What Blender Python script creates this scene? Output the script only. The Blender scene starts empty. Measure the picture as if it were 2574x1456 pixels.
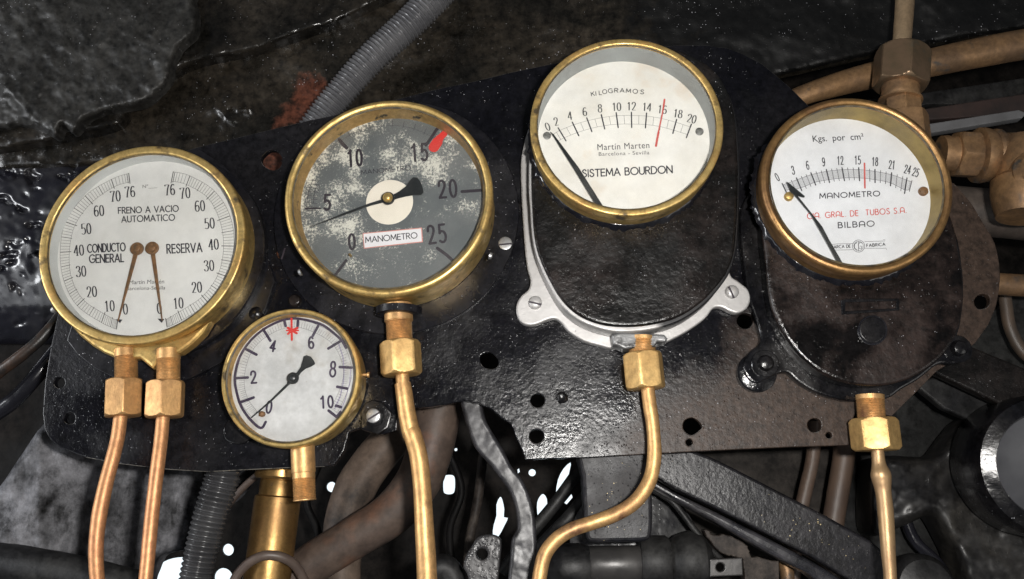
import bpy, bmesh, math, random
from mathutils import Vector, Matrix, noise
random.seed(7)
S = bpy.context.scene
COL = S.collection

# ------------------------------------------------------------------ camera
# The gauge board lies in the plane y = 0, x to the right, z up; the camera stands in front of it and looks slightly up.
D = 0.64
F, CX, CY = 2150.0, 1286.5, 728.0              # measured on a 2573 px wide view of the photograph
FOOT = Vector((1365 - CX, 1288 - CY, F)).normalized()
AX = Vector((1, 0, 0)); AX = (AX - FOOT * AX.dot(FOOT)).normalized()
AY = FOOT.cross(AX)
def c2w(v): return Vector((v.dot(AX), v.dot(FOOT), -v.dot(AY)))
CAM = Vector((0, -D, 0))
FWD = c2w(Vector((0, 0, 1)))
cam_d = bpy.data.cameras.new('camera'); cam = bpy.data.objects.new('camera', cam_d); COL.objects.link(cam)
cam_d.sensor_width = 36; cam_d.lens = 36 * F / 2573; cam_d.clip_start = 0.01; cam_d.clip_end = 50
r_, u_, b_ = c2w(Vector((1, 0, 0))), -c2w(Vector((0, 1, 0))), -FWD
cam.matrix_world = Matrix(((r_.x, u_.x, b_.x, CAM.x), (r_.y, u_.y, b_.y, CAM.y), (r_.z, u_.z, b_.z, CAM.z), (0, 0, 0, 1)))
S.camera = cam
S.view_settings.view_transform = 'Standard'; S.view_settings.look = 'None'
S.view_settings.exposure = 0; S.view_settings.gamma = 1; S.view_settings.use_curve_mapping = False

# ------------------------------------------------------------------ light
W = bpy.data.worlds.new('World'); S.world = W; W.use_nodes = True
W.node_tree.nodes['Background'].inputs[0].default_value = (0.85, 0.92, 1, 1)
W.node_tree.nodes['Background'].inputs[1].default_value = 0.08
def lamp(name, loc, target, size, power, color, size_y=None):
    l = bpy.data.lights.new(name, 'AREA'); o = bpy.data.objects.new(name, l); COL.objects.link(o)
    l.energy = power; l.color = color; l.size = size
    if size_y: l.shape = 'RECTANGLE'; l.size_y = size_y
    o.location = loc; o.rotation_euler = (Vector(target) - Vector(loc)).to_track_quat('-Z', 'Y').to_euler()
    return o
lamp('camera_flash', (0.07, -0.66, 0.02), (0.0, 0, 0.2), 0.035, 6.1, (1, 0.97, 0.93), 0.02)
lamp('cab_window', (-1.25, -0.55, 0.16), (-0.2, 0, 0.15), 0.3, 9, (0.95, 0.97, 1), 0.35)
lamp('fill_left', (-1.05, -0.95, -0.40), (-0.2, 0, 0.12), 0.5, 2, (0.93, 0.96, 1), 0.6)  # added soft fill from low left, out of view
lamp('fill_right', (1.2, -1.1, -0.45), (0.15, 0, 0.12), 0.5, 2.4, (1, 0.97, 0.93), 0.7)  # added soft fill lamp at low right, out of view

# ------------------------------------------------------------------ measuring: a point of the 2573 px view on the plane h metres before the board
def P(u, v, h=0.0):
    d = c2w(Vector(((u - CX) / F, (v - CY) / F, 1)))
    return CAM + d * ((D - h) / d.y)
def pxm(p): return (p - CAM).dot(FWD) / F      # metres per px at a point
def frame(x0, y0, s): return lambda x, y: (x0 + s * x, y0 + s * y)
R1 = frame(70.5, 338.6, .3972); R2 = frame(691.2, 232.8, .38765); R3 = frame(1283.7, 70.5, .33906); R4 = frame(1833.8, 211.6, .36336)
R5 = frame(521.9, 747.6, .31014); R6 = frame(1269.6, 493.7, .3391); R7 = frame(1833.8, 634.8, .36323); R8 = frame(0, 811.1, .44276)
S1 = frame(0, 0, .32946); S2 = frame(634.8, 0, .32946); S3 = frame(1867.7, 0, .32943); S4 = frame(564.3, 952.2, .34593)
S5 = frame(1128.5, 952.2, .34593); S6 = frame(1692.8, 952.2, .34587); S7 = frame(916.9, 705.3, .31488)
def L(fr, *pts): return [fr(*p) for p in pts]

# ------------------------------------------------------------------ building helpers
ORG = {}
def org(parent): return ORG[parent.name] if parent else None
def link(name, me, mat, parent=None, smooth=True, angle=35):
    if parent is None:
        if len(me.vertices):
            c = Vector((0, 0, 0))
            for v in me.vertices: c += v.co
            c /= len(me.vertices)
        else: c = Vector((0, 0, 0))
    else: c = org(parent)
    me.transform(Matrix.Translation(-c))
    o = bpy.data.objects.new(name, me); COL.objects.link(o)
    if mat: me.materials.clear(); me.materials.append(mat)
    if smooth:
        me.shade_smooth(); me.set_sharp_from_angle(angle=math.radians(angle))
    if parent is None: o.location = c
    else: o.parent = parent
    ORG[o.name] = c
    return o
def mesh(name, verts, faces, mat, parent=None, smooth=True, angle=35):
    me = bpy.data.meshes.new(name); me.from_pydata([tuple(v) for v in verts], [], faces); me.update()
    bm = bmesh.new(); bm.from_mesh(me); bmesh.ops.recalc_face_normals(bm, faces=bm.faces); bm.to_mesh(me); bm.free()
    return link(name, me, mat, parent, smooth, angle)
def tag(o, label, cat, group=None):
    o['label'] = label; o['category'] = cat
    if group: o['group'] = group
    return o
def thing(name, loc, label, cat, group=None):
    o = bpy.data.objects.new(name, None); COL.objects.link(o); o.location = loc; o.empty_display_size = .01
    ORG[o.name] = Vector(loc)
    return tag(o, label, cat, group)
def setting(o): o['kind'] = 'structure'; return o
def catmull(pts, n=6, closed=False):
    pts = [Vector(p) for p in pts]; N = len(pts); out = []
    for i in range(N if closed else N - 1):
        if closed: a, b, c, d = pts[(i - 1) % N], pts[i], pts[(i + 1) % N], pts[(i + 2) % N]
        else: a, b, c, d = pts[max(i - 1, 0)], pts[i], pts[i + 1], pts[min(i + 2, N - 1)]
        for k in range(n):
            t = k / n
            out.append(.5 * ((2 * b) + (c - a) * t + (2 * a - 5 * b + 4 * c - d) * t * t + (3 * b - a - 3 * c + d) * t ** 3))
    if not closed: out.append(pts[-1])
    return out
def smooth2(pts, n=5, closed=True): return [(p.x, p.y) for p in catmull([Vector((a, b, 0)) for a, b in pts], n, closed)]
def jag(pts, amp, n=4):
    out = []
    for i in range(len(pts)):
        a, b = Vector(pts[i]), Vector(pts[(i + 1) % len(pts)])
        for k in range(n):
            p = a.lerp(b, k / n); out.append((p.x + random.uniform(-amp, amp), p.y + random.uniform(-amp, amp)))
    return out
def plate(name, outline, h0, h1, mat, parent=None, holes=(), bevel=.0006, angle=17, flat=False, tri=0, disp=None):
    """outline and holes traced in px on the front plane h1; solid from h0 to h1"""
    cu = bpy.data.curves.new('c', 'CURVE'); cu.dimensions = '2D'; cu.fill_mode = 'BOTH'
    for pts in [outline] + list(holes):
        sp = cu.splines.new('POLY'); sp.points.add(len(pts) - 1)
        for q, (a, b) in zip(sp.points, pts):
            w = P(a, b, h1); q.co = (w.x, w.z, 0, 1)
        sp.use_cyclic_u = True
    cu.extrude = max((h1 - h0) / 2 - bevel, 0); cu.bevel_depth = bevel; cu.offset = -bevel; cu.bevel_resolution = 2
    o = bpy.data.objects.new('c', cu); COL.objects.link(o)
    me = bpy.data.meshes.new_from_object(o.evaluated_get(bpy.context.evaluated_depsgraph_get()))
    bpy.data.objects.remove(o); bpy.data.curves.remove(cu)
    me.transform(Matrix(((1, 0, 0, 0), (0, 0, -1, -(h0 + h1) / 2), (0, 1, 0, 0), (0, 0, 0, 1))))
    me.name = name
    bm = bmesh.new(); bm.from_mesh(me)
    bmesh.ops.remove_doubles(bm, verts=bm.verts, dist=1e-6)
    bmesh.ops.recalc_face_normals(bm, faces=bm.faces)
    bm.to_mesh(me); bm.free()
    o = link(name, me, mat, parent, not flat, angle)
    for p in me.polygons:
        if abs(p.normal.y) > .999: p.use_smooth = False
    return o
def lathe(name, prof, c, mat, parent=None, n=96, axis=Vector((0, -1, 0)), angle=35, rfun=None, cap0=True, cap1=True):
    """prof = [(radius, distance along axis)]"""
    axis = Vector(axis).normalized(); c = Vector(c)
    e1 = axis.orthogonal().normalized() if abs(axis.y) > .9 else axis.cross(Vector((0, 1, 0))).normalized()
    e2 = axis.cross(e1)
    vs, fs = [], []
    for r, t in prof:
        for k in range(n):
            a = 2 * math.pi * k / n
            rr = rfun(r, t, a) if rfun else r
            vs.append(c + axis * t + e1 * (rr * math.cos(a)) + e2 * (rr * math.sin(a)))
    for i in range(len(prof) - 1):
        for k in range(n):
            fs.append((i * n + k, i * n + (k + 1) % n, (i + 1) * n + (k + 1) % n, (i + 1) * n + k))
    if cap0: fs.append(tuple(range(n - 1, -1, -1)))
    if cap1: fs.append(tuple((len(prof) - 1) * n + k for k in range(n)))
    return mesh(name, vs, fs, mat, parent, True, angle)
def arc(cx, cy, r, a0, a1, n=6):
    return [(cx + r * math.cos(math.radians(a0 + (a1 - a0) * k / n)), cy + r * math.sin(math.radians(a0 + (a1 - a0) * k / n))) for k in range(n + 1)]
def tube(name, path, mat, parent=None, n=20, sub=8, wob=0.0, ripple=None, flat=1.0, dense=None):
    """path = [(u, v, h, radius px)] or [(Vector, radius m)]"""
    pts = []
    for q in path:
        if len(q) == 4:
            p = P(*q[:3]); pts.append(Vector((*p, q[3] * pxm(p))))
        else: pts.append(Vector((*q[0], q[1])))
    pts = catmull(pts, sub)
    if dense:                                   # resample evenly, for corrugated hose
        seg = [0]
        for a, b in zip(pts, pts[1:]): seg.append(seg[-1] + (b - a).to_3d().length)
        N = int(seg[-1] / dense) + 1; out = []; j = 0
        for k in range(N + 1):
            s = seg[-1] * k / N
            while j < len(pts) - 2 and seg[j + 1] < s: j += 1
            t = (s - seg[j]) / max(seg[j + 1] - seg[j], 1e-9); out.append(pts[j].lerp(pts[j + 1], t))
        pts = out
    vs, fs = [], []; up = None; s = 0
    for i, q in enumerate(pts):
        p = q.to_3d(); r = q.w
        t = (pts[min(i + 1, len(pts) - 1)].to_3d() - pts[max(i - 1, 0)].to_3d()).normalized()
        if i: s += (p - pts[i - 1].to_3d()).length
        if up is None: up = t.cross(Vector((0, 1, 0))).normalized()
        up = (up - t * up.dot(t)).normalized(); sd = t.cross(up)
        for k in range(n):
            a = 2 * math.pi * k / n
            rr = r
            if ripple: rr *= ripple(s)
            if wob: rr *= 1 + wob * noise.noise((p + up * math.cos(a) * r + sd * math.sin(a) * r) * 60)
            vs.append(p + up * (rr * math.cos(a)) + sd * (rr * flat * math.sin(a)))
    for i in range(len(pts) - 1):
        for k in range(n):
            fs.append((i * n + k, i * n + (k + 1) % n, (i + 1) * n + (k + 1) % n, (i + 1) * n + k))
    fs.append(tuple(range(n))); fs.append(tuple((len(pts) - 1) * n + k for k in range(n)))
    return mesh(name, vs, fs, mat, parent, True, 50)
def circ(pts, h):
    """least squares circle through traced points on plane h -> centre, radius"""
    import numpy as np
    q = np.array([[P(a, b, h).x, P(a, b, h).z] for a, b in pts])
    A = np.c_[2 * q, np.ones(len(q))]; s = np.linalg.lstsq(A, (q ** 2).sum(1), rcond=None)[0]
    return Vector((s[0], -h, s[1])), math.sqrt(s[2] + s[0] ** 2 + s[1] ** 2)
def sheet(name, fn, nu, nv, mat, parent=None, thick=0.004, angle=180):
    """grid fn(s, t) -> Vector, given a thickness to the back"""
    vs = [fn(i / nu, j / nv) for j in range(nv + 1) for i in range(nu + 1)]
    N = len(vs); vs += [v + Vector((0, thick, 0)) for v in vs]; w = nu + 1
    fs = []
    for j in range(nv):
        for i in range(nu):
            a = j * w + i; fs.append((a, a + 1, a + w + 1, a + w)); fs.append((N + a, N + a + w, N + a + w + 1, N + a + 1))
    rim = [i for i in range(w)] + [j * w + nu for j in range(1, nv + 1)] + [nv * w + i for i in range(nu - 1, -1, -1)] + [j * w for j in range(nv - 1, 0, -1)]
    for a, b in zip(rim, rim[1:] + rim[:1]): fs.append((a, b, N + b, N + a))
    return mesh(name, vs, fs, mat, parent, True, angle)
def fbm(p, o=4, lac=2.1, H=.9):
    return noise.fractal(p, H, lac, o)

# ink on a dial: ribbons drawn with a round or elliptical nib, in the dial's own plane
def ribbon(pts2, nib, closed=False):
    """pts2 in metres on plane (x, z); nib = (half width x, half height z)"""
    a, b = nib; V = []; n = len(pts2)
    for i in range(n):
        p0 = pts2[i - 1] if (i or closed) else pts2[0]
        p1 = pts2[(i + 1) % n] if (i < n - 1 or closed) else pts2[-1]
        t = (p1 - p0); t = t.normalized() if t.length else Vector((1, 0))
        nx, nz = -t.y, t.x; k = math.sqrt((a * nx) ** 2 + (b * nz) ** 2)
        V.append((pts2[i], Vector((a * a * nx / k, b * b * nz / k))))
    return V
INKN = [0]
def ink(name, strokes, h, mat, parent, base=.00012):
    """strokes = [(px points, nib px or (nx, nz), closed)]"""
    vs, fs = [], []
    for si, st in enumerate(strokes):
        pts, w = st[0], st[1]; closed = len(st) > 2 and st[2]
        wp = [P(a, b, h) for a, b in pts]; s = pxm(wp[0])
        nib = (w[0] * s, w[1] * s) if isinstance(w, tuple) else (w * s / 2, w * s / 2)
        p2 = [Vector((q.x, q.z)) for q in wp]
        y = -h - base - (si % 40) * 6e-6
        rb = ribbon(p2, nib, closed); b0 = len(vs)
        for p, o in rb:
            vs.append(Vector((p.x + o.x, y, p.y + o.y))); vs.append(Vector((p.x - o.x, y, p.y - o.y)))
        m = len(rb)
        for i in range(m if closed else m - 1):
            j = (i + 1) % m; fs.append((b0 + 2 * i, b0 + 2 * i + 1, b0 + 2 * j + 1, b0 + 2 * j))
        if not closed and not (isinstance(w, tuple)) and w > 2.2:     # round ends of a marker pen
            for e, sgn in ((0, -1), (m - 1, 1)):
                q = p2[1] - p2[0] if e == 0 else p2[-1] - p2[-2]
                t = q.normalized() * sgn if q.length else Vector((1, 0)); nn = Vector((-t.y, t.x)); r = nib[0]; c0 = len(vs)
                for k in range(9):
                    aa = math.pi * k / 8; d = nn * (r * math.cos(aa)) + t * (r * math.sin(aa))
                    vs.append(Vector((p2[e].x + d.x, y, p2[e].y + d.y)))
                fs.append(tuple(range(c0, c0 + 9)))
    me = bpy.data.meshes.new(name); me.from_pydata([tuple(v) for v in vs], [], fs); me.update()
    bm = bmesh.new(); bm.from_mesh(me)
    for f in bm.faces:
        f.normal_update()
        if f.normal.y > 0: f.normal_flip()
    bm.to_mesh(me); bm.free()
    return link(name, me, mat, parent, False)
def ell(cx, cy, rx, ry, n=20, a0=90): return [(cx + rx * math.cos(math.radians(a0 + 360 * k / n)), cy + ry * math.sin(math.radians(a0 + 360 * k / n))) for k in range(n)]
def cm(*pts): return smooth2(pts, 5, False)
GLY = {
 '0': [(ell(.3, .5, .25, .5), True)],
 '1': [(cm((.12, .8), (.24, .88), (.32, 1)), False), ([(.32, 1), (.32, 0)], False)],
 '2': [(cm((.07, .72), (.12, .92), (.3, 1), (.49, .9), (.51, .68), (.33, .36), (.07, .03)), False), ([(.07, .02), (.56, .02)], False)],
 '3': [(cm((.07, .8), (.14, .96), (.3, 1), (.48, .9), (.47, .68), (.36, .56), (.24, .53)), False), (cm((.24, .53), (.45, .47), (.55, .27), (.45, .06), (.28, 0), (.1, .05), (.05, .2)), False)],
 '4': [([(.42, 1), (.03, .28)], False), ([(.0, .28), (.6, .28)], False), ([(.42, 1), (.42, 0)], False)],
 '5': [([(.14, .98), (.53, .98)], False), ([(.14, .98), (.1, .52)], False), (cm((.1, .52), (.26, .62), (.46, .54), (.55, .32), (.46, .08), (.26, 0), (.06, .09)), False)],
 '6': [(cm((.5, .88), (.4, .99), (.25, .96), (.1, .72), (.06, .4), (.09, .15), (.27, 0), (.46, .07), (.54, .3), (.45, .52), (.28, .58), (.1, .42)), False)],
 '7': [([(.05, .84), (.05, .98)], False), ([(.05, .97), (.57, .97)], False), (cm((.56, .97), (.36, .55), (.24, 0)), False)],
 '8': [(ell(.3, .76, .2, .23), True), (ell(.3, .27, .25, .27), True)],
 '9': [(cm((.1, .12), (.2, .01), (.35, .04), (.5, .28), (.54, .6), (.51, .85), (.33, 1), (.14, .93), (.06, .7), (.15, .48), (.32, .42), (.5, .58)), False)]}
def digits(txt, cx, cy, w, hgt, nib, ang=0, adv=None, serif=False):
    """strokes for a number centred at px (cx, cy): w per digit, hgt px"""
    out = []; n = len(txt); adv = adv or w * 1.12; ca, sa = math.cos(math.radians(ang)), math.sin(math.radians(ang))
    for i, ch in enumerate(txt):
        ox = (i - (n - 1) / 2) * adv
        for pts, cl in GLY[ch]:
            q = [(ox + (a - .3) / .6 * w, -(b - .5) * hgt) for a, b in pts]
            out.append(([(cx + x * ca - y * sa, cy + x * sa + y * ca) for x, y in q], nib, cl))
        if serif and ch in '147':
            xs = {'1': .32, '4': .42, '7': .24}[ch]
            q = [(ox + (xs - .3 + e) / .6 * w, .49 * hgt) for e in (-.16, .16)]
            out.append(([(cx + x * ca - y * sa, cy + x * sa + y * ca) for x, y in q], (nib[1], nib[1]), False))
    return out

def _a(cx, cy, rx, ry, a0, a1, n=14): return [(cx + rx * math.cos(math.radians(a0 + (a1 - a0) * k / n)), cy + ry * math.sin(math.radians(a0 + (a1 - a0) * k / n))) for k in range(n + 1)]
CAPS = {'A': (.8, [[(0, 0), (.4, 1)], [(.4, 1), (.8, 0)], [(.13, .33), (.67, .33)]]), '@': (.75, [[(0, 0), (0, .6)] + _a(.375, .6, .375, .4, 180, 0) + [(.75, 0)], [(0, .35), (.75, .35)]]),
 'B': (.58, [[(0, 0), (0, 1)], [(0, 1), (.28, 1)] + _a(.28, .77, .22, .23, 90, -90) + [(0, .54)], [(0, .54), (.3, .54)] + _a(.3, .27, .28, .27, 90, -90) + [(0, 0)]]),
 'C': (.82, [_a(.5, .5, .5, .5, 50, 310)]), 'D': (.72, [[(0, 0), (0, 1)], [(0, 1), (.25, 1)] + _a(.25, .5, .47, .5, 90, -90) + [(0, 0)]]),
 'E': (.5, [[(0, 0), (0, 1)], [(0, .98), (.5, .98)], [(0, .52), (.46, .52)], [(0, .02), (.5, .02)]]), 'F': (.48, [[(0, 0), (0, 1)], [(0, .98), (.48, .98)], [(0, .52), (.42, .52)]]),
 'G': (.9, [_a(.5, .5, .5, .5, 45, 340), [(.52, .46), (.98, .46)]]), 'I': (.06, [[(.03, 0), (.03, 1)]]), 'K': (.6, [[(0, 0), (0, 1)], [(.55, 1), (.02, .45)], [(.2, .6), (.6, 0)]]),
 'L': (.45, [[(0, 0), (0, 1)], [(0, .02), (.45, .02)]]), 'M': (.9, [[(0, 0), (.08, 1)], [(.08, 1), (.45, .2)], [(.45, .2), (.82, 1)], [(.82, 1), (.9, 0)]]),
 'N': (.74, [[(0, 0), (0, 1)], [(0, 1), (.74, 0)], [(.74, 0), (.74, 1)]]), 'O': (1, [_a(.5, .5, .5, .5, 0, 360, 26)]),
 'R': (.58, [[(0, 0), (0, 1)], [(0, 1), (.28, 1)] + _a(.28, .75, .25, .25, 90, -90) + [(0, .5)], [(.24, .5), (.58, 0)]]),
 'S': (.55, [cm((.5, .83), (.4, .97), (.25, 1), (.08, .9), (.05, .73), (.18, .58), (.38, .47), (.53, .3), (.48, .1), (.28, 0), (.1, .05), (.02, .2))]),
 'T': (.6, [[(.3, 0), (.3, 1)], [(0, .98), (.6, .98)]]), 'U': (.66, [[(0, 1), (0, .33)] + _a(.33, .33, .33, .33, 180, 360) + [(.66, 1)]]), 'V': (.76, [[(0, 1), (.38, 0)], [(.38, 0), (.76, 1)]]),
 '.': (.1, [[(.05, 0), (.05, .1)]]), '-': (.3, [[(0, .45), (.3, .45)]]), ' ': (.3, [])}
def capitals(txt, a, b, hgt, nib, gap=.24):
    """strokes for a line of stroked capitals standing on the px line a-b"""
    tot = sum(CAPS[c][0] + gap for c in txt) - gap; ln = math.hypot(b[0] - a[0], b[1] - a[1]); k = ln / tot
    dx, dy = (b[0] - a[0]) / ln, (b[1] - a[1]) / ln; x = 0; out = []
    for c in txt:
        for st in CAPS[c][1]:
            out.append(([(a[0] + (x + p) * k * dx + q * hgt * dy, a[1] + (x + p) * k * dy - q * hgt * dx) for p, q in st], nib))
        x += CAPS[c][0] + gap
    return out
def text(name, txt, a, b, hgt, h, mat, parent, weight=0.0, spacing=1.0):
    """line of lettering whose box runs from px a to px b along its foot, hgt px tall, flat on plane h"""
    cu = bpy.data.curves.new('t', 'FONT'); cu.body = txt; cu.offset = weight; cu.space_character = spacing; cu.resolution_u = 4
    o = bpy.data.objects.new('t', cu); COL.objects.link(o)
    me = bpy.data.meshes.new_from_object(o.evaluated_get(bpy.context.evaluated_depsgraph_get()))
    bpy.data.objects.remove(o); bpy.data.curves.remove(cu)
    xs = [v.co.x for v in me.vertices]; ys = [v.co.y for v in me.vertices]; x0, x1, y0, y1 = min(xs), max(xs), min(ys), max(ys)
    A, B = P(*a, h), P(*b, h); ex = B - A; m = Vector(a).lerp(Vector(b), .5)
    dr = Vector((b[0] - a[0], b[1] - a[1])).normalized()
    up = (P(m.x + dr.y * hgt, m.y - dr.x * hgt, h) - P(m.x, m.y, h)).length
    ez = Vector((-ex.z, 0, ex.x)).normalized() * up
    for v in me.vertices:
        p = A + ex * ((v.co.x - x0) / (x1 - x0)) + ez * ((v.co.y - y0) / (y1 - y0)); v.co = (p.x, -h - .00012, p.z)
    me.name = name
    bm = bmesh.new(); bm.from_mesh(me)
    for f in bm.faces:
        f.normal_update()
        if f.normal.y > 0: f.normal_flip()
    bm.to_mesh(me); bm.free()
    return link(name, me, mat, parent, False)

# ------------------------------------------------------------------ materials
def mat(name, c1, c2=None, scale=40, lo=.4, hi=.62, metal=0.0, r1=.4, r2=None, bumps=(), spots=None, detail=8, stretch=None, coat=0.0, c3=None, spec=.5, rscale=None):
    """two colours mixed by noise, two roughnesses, layers of bump (scale, distance mm, kind), spots = (colour, scale, lo, hi)"""
    m = bpy.data.materials.new(name); m.use_nodes = True; nt = m.node_tree; N = nt.nodes; Lk = nt.links
    bs = N['Principled BSDF']; tc = N.new('ShaderNodeTexCoord'); vec = tc.outputs['Object']
    if stretch:
        mp = N.new('ShaderNodeMapping'); mp.inputs['Scale'].default_value = stretch; Lk.new(vec, mp.inputs[0]); vec = mp.outputs[0]
    def nz(sc, det=detail, rough=.6):
        n = N.new('ShaderNodeTexNoise'); n.inputs['Scale'].default_value = sc; n.inputs['Detail'].default_value = det; n.inputs['Roughness'].default_value = rough
        Lk.new(vec, n.inputs['Vector']); return n.outputs['Fac']
    def rng(x, a, b, o0=0.0, o1=1.0):
        r = N.new('ShaderNodeMapRange'); r.inputs[1].default_value = a; r.inputs[2].default_value = b; r.inputs[3].default_value = o0; r.inputs[4].default_value = o1
        Lk.new(x, r.inputs[0]); return r.outputs[0]
    def mix(f, a, b):
        x = N.new('ShaderNodeMix'); x.data_type = 'RGBA'; Lk.new(f, x.inputs[0])
        for s, val in ((6, a), (7, b)):
            if isinstance(val, tuple): x.inputs[s].default_value = (*val, 1)
            else: Lk.new(val, x.inputs[s])
        return x.outputs[2]
    c = None
    bs.inputs['Metallic'].default_value = metal; bs.inputs['Roughness'].default_value = r1; bs.inputs['Specular IOR Level'].default_value = spec
    bs.inputs['Coat Weight'].default_value = coat; bs.inputs['Coat Roughness'].default_value = .08
    bs.inputs['Base Color'].default_value = (*c1, 1)
    if c2:
        f = rng(nz(scale), lo, hi); c = mix(f, c1, c2)
        if r2 is not None: Lk.new(rng(f if not rscale else nz(rscale), 0 if not rscale else lo, 1 if not rscale else hi, r1, r2), bs.inputs['Roughness'])
    if c3:
        c = mix(rng(nz(c3[1]), c3[2], c3[3]), c or c1, c3[0])
    if spots:
        f = rng(nz(spots[1], 4, .55), spots[2], spots[3]); c = mix(f, c or c1, spots[0])
        if metal and len(spots) > 4:
            Lk.new(rng(f, 0, 1, metal, spots[4]), bs.inputs['Metallic'])
    if c: Lk.new(c, bs.inputs['Base Color'])
    prev = None
    for sc, dist, kind in bumps:
        if kind == 'n': hgt = nz(sc, 6, .6)
        elif kind == 'w':                                  # smooth runs of wet paint
            hgt = nz(sc, 1.5, .4)
        elif kind == 's':                                  # scattered specks of dirt under the paint
            v = N.new('ShaderNodeTexVoronoi'); v.inputs['Scale'].default_value = sc; Lk.new(vec, v.inputs['Vector'])
            g_ = rng(v.outputs['Distance'], 0, .38, 1, 0); sx = N.new('ShaderNodeSeparateColor'); Lk.new(v.outputs['Color'], sx.inputs[0])
            mm = N.new('ShaderNodeMath'); mm.operation = 'MULTIPLY'; Lk.new(g_, mm.inputs[0]); Lk.new(rng(sx.outputs[0], .72, .9), mm.inputs[1]); m3 = N.new('ShaderNodeMath'); m3.operation = 'MULTIPLY'; Lk.new(mm.outputs[0], m3.inputs[0]); Lk.new(rng(nz(22, 4), .42, .62), m3.inputs[1]); hgt = m3.outputs[0]
        else:                                              # grains
            v = N.new('ShaderNodeTexVoronoi'); v.inputs['Scale'].default_value = sc; Lk.new(vec, v.inputs['Vector'])
            hgt = rng(v.outputs['Distance'], 0, .42, 1, 0)
        b = N.new('ShaderNodeBump'); b.inputs['Distance'].default_value = dist / 1000; b.inputs['Strength'].default_value = 1
        Lk.new(hgt, b.inputs['Height'])
        if prev: Lk.new(prev, b.inputs['Normal'])
        prev = b.outputs[0]
    if prev: Lk.new(prev, bs.inputs['Normal'])
    return m
BLACK = mat('black gloss paint', (.004, .004, .005), (.010, .009, .009), 25, .4, .65, r1=.16, r2=.34, spec=.4, bumps=((55, .8, 'n'), (90, .5, 'w'), (560, .40, 's'), (900, .06, 'n')))
BLACKS = mat('smooth black paint', (.005, .005, .007), (.011, .0105, .012), 18, .4, .7, r1=.24, r2=.4, spec=.35, bumps=((40, .3, 'n'), (560, .32, 's')))
DUSTY = mat('dusty brown black paint', (.0045, .0042, .004), (.015, .0115, .0105), 22, .42, .64, r1=.2, r2=.45, rscale=14, spec=.3, bumps=((60, .6, 'n'), (280, .45, 'n'), (560, .40, 's')), spots=((.005, .005, .005), 18, .52, .66))
BOARD = mat('tarred board paint', (.0035, .0035, .005), (.0095, .009, .010), 5, .45, .60, r1=.16, r2=.38, rscale=16, spec=.28, bumps=((45, .4, 'n'), (280, .34, 'n'), (560, .42, 's')), c3=((.006, .006, .007), 30, .55, .7))
BRASS = mat('worn brass', (.70, .50, .19), (.42, .28, .095), 38, .40, .64, metal=.8, r1=.34, r2=.54, bumps=((160, .18, 'n'), (700, .06, 'n')), spots=((.07, .05, .025), 75, .57, .70, .4), c3=((.58, .33, .11), 24, .5, .72))
BRASSP = mat('brass bronze paint', (.58, .38, .15), (.42, .26, .10), 32, .4, .64, metal=.7, r1=.44, r2=.58, bumps=((120, .2, 'n'), (900, .06, 'n')), spots=((.045, .035, .02), 80, .62, .70, .3))
BRASSD = mat('dull brown brass', (.33, .195, .095), (.17, .105, .06), 30, .40, .62, metal=.6, r1=.42, r2=.55, bumps=((120, .15, 'n'), (800, .03, 'n')), spots=((.05, .045, .04), 70, .58, .7, .2))
COPPER = mat('worn copper', (.55, .25, .12), (.46, .265, .115), 30, .35, .7, metal=.65, r1=.46, r2=.58, bumps=((120, .2, 'n'), (900, .06, 'n')), spots=((.16, .09, .05), 120, .68, .76, .6), stretch=(1, 1, .35))
GOLDP = mat('bronze painted pipe', (.58, .35, .145), (.40, .225, .10), 34, .4, .7, metal=.7, r1=.46, r2=.6, bumps=((110, .28, 'n'), (900, .07, 'n')), spots=((.16, .075, .045), 60, .56, .72, .6), stretch=(1, 1, .45))
SILVER = mat('aluminium paint', (.44, .43, .42), (.33, .32, .31), 40, .4, .7, metal=.4, r1=.42, r2=.55, bumps=((150, .2, 'n'), (700, .04, 'n')), spots=((.05, .05, .05), 120, .70, .74, .2))
STEEL = mat('bare screw steel', (.5, .5, .5), (.3, .3, .3), 300, .4, .6, metal=.8, r1=.3, r2=.5)
RUST = mat('flaking rust', (.10, .036, .018), (.045, .022, .016), 130, .38, .6, r1=.5, r2=.35, bumps=((200, 1.0, 'n'), (620, .25, 's')), spots=((.16, .055, .02), 60, .6, .7))
DIALW = mat('white dial card', (.76, .755, .74), (.71, .70, .67), 16, .4, .7, r1=.6, spots=((.50, .40, .28), 60, .70, .86), bumps=((500, .02, 'n'),))
DIALP = mat('stained dial card', (.78, .765, .73), (.72, .69, .63), 22, .4, .65, r1=.6, spots=((.52, .38, .25), 30, .58, .84), bumps=((300, .02, 'n'),))
DIALG = mat('grubby metal dial', (.64, .64, .645), (.50, .50, .50), 30, .35, .65, r1=.5, spots=((.34, .30, .25), 50, .56, .82), bumps=((300, .03, 'n'),))
RINGW = mat('pale enamel ring', (.55, .56, .55), (.44, .45, .45), 25, .4, .7, r1=.4, bumps=((200, .05, 'n'),))
RINGG = mat('grey enamel ring', (.30, .32, .32), (.24, .25, .25), 30, .4, .7, r1=.4, bumps=((200, .05, 'n'),))
INK = mat('black ink', (.022, .02, .028), (.05, .048, .055), 200, .45, .65, r1=.6)
INKF = mat('faded black ink', (.05, .05, .05), (.13, .13, .125), 250, .5, .7, r1=.6)
MARK = mat('marker ink', (.035, .022, .05), (.08, .06, .10), 150, .5, .7, r1=.5)
MARKB = mat('hand painted black', (.02, .014, .022), (.05, .04, .05), 150, .55, .75, r1=.5)
REDI = mat('red ink', (.52, .07, .06), (.6, .16, .14), 200, .45, .7, r1=.6)
REDP = mat('red paint', (.62, .025, .018), r1=.45)
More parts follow.
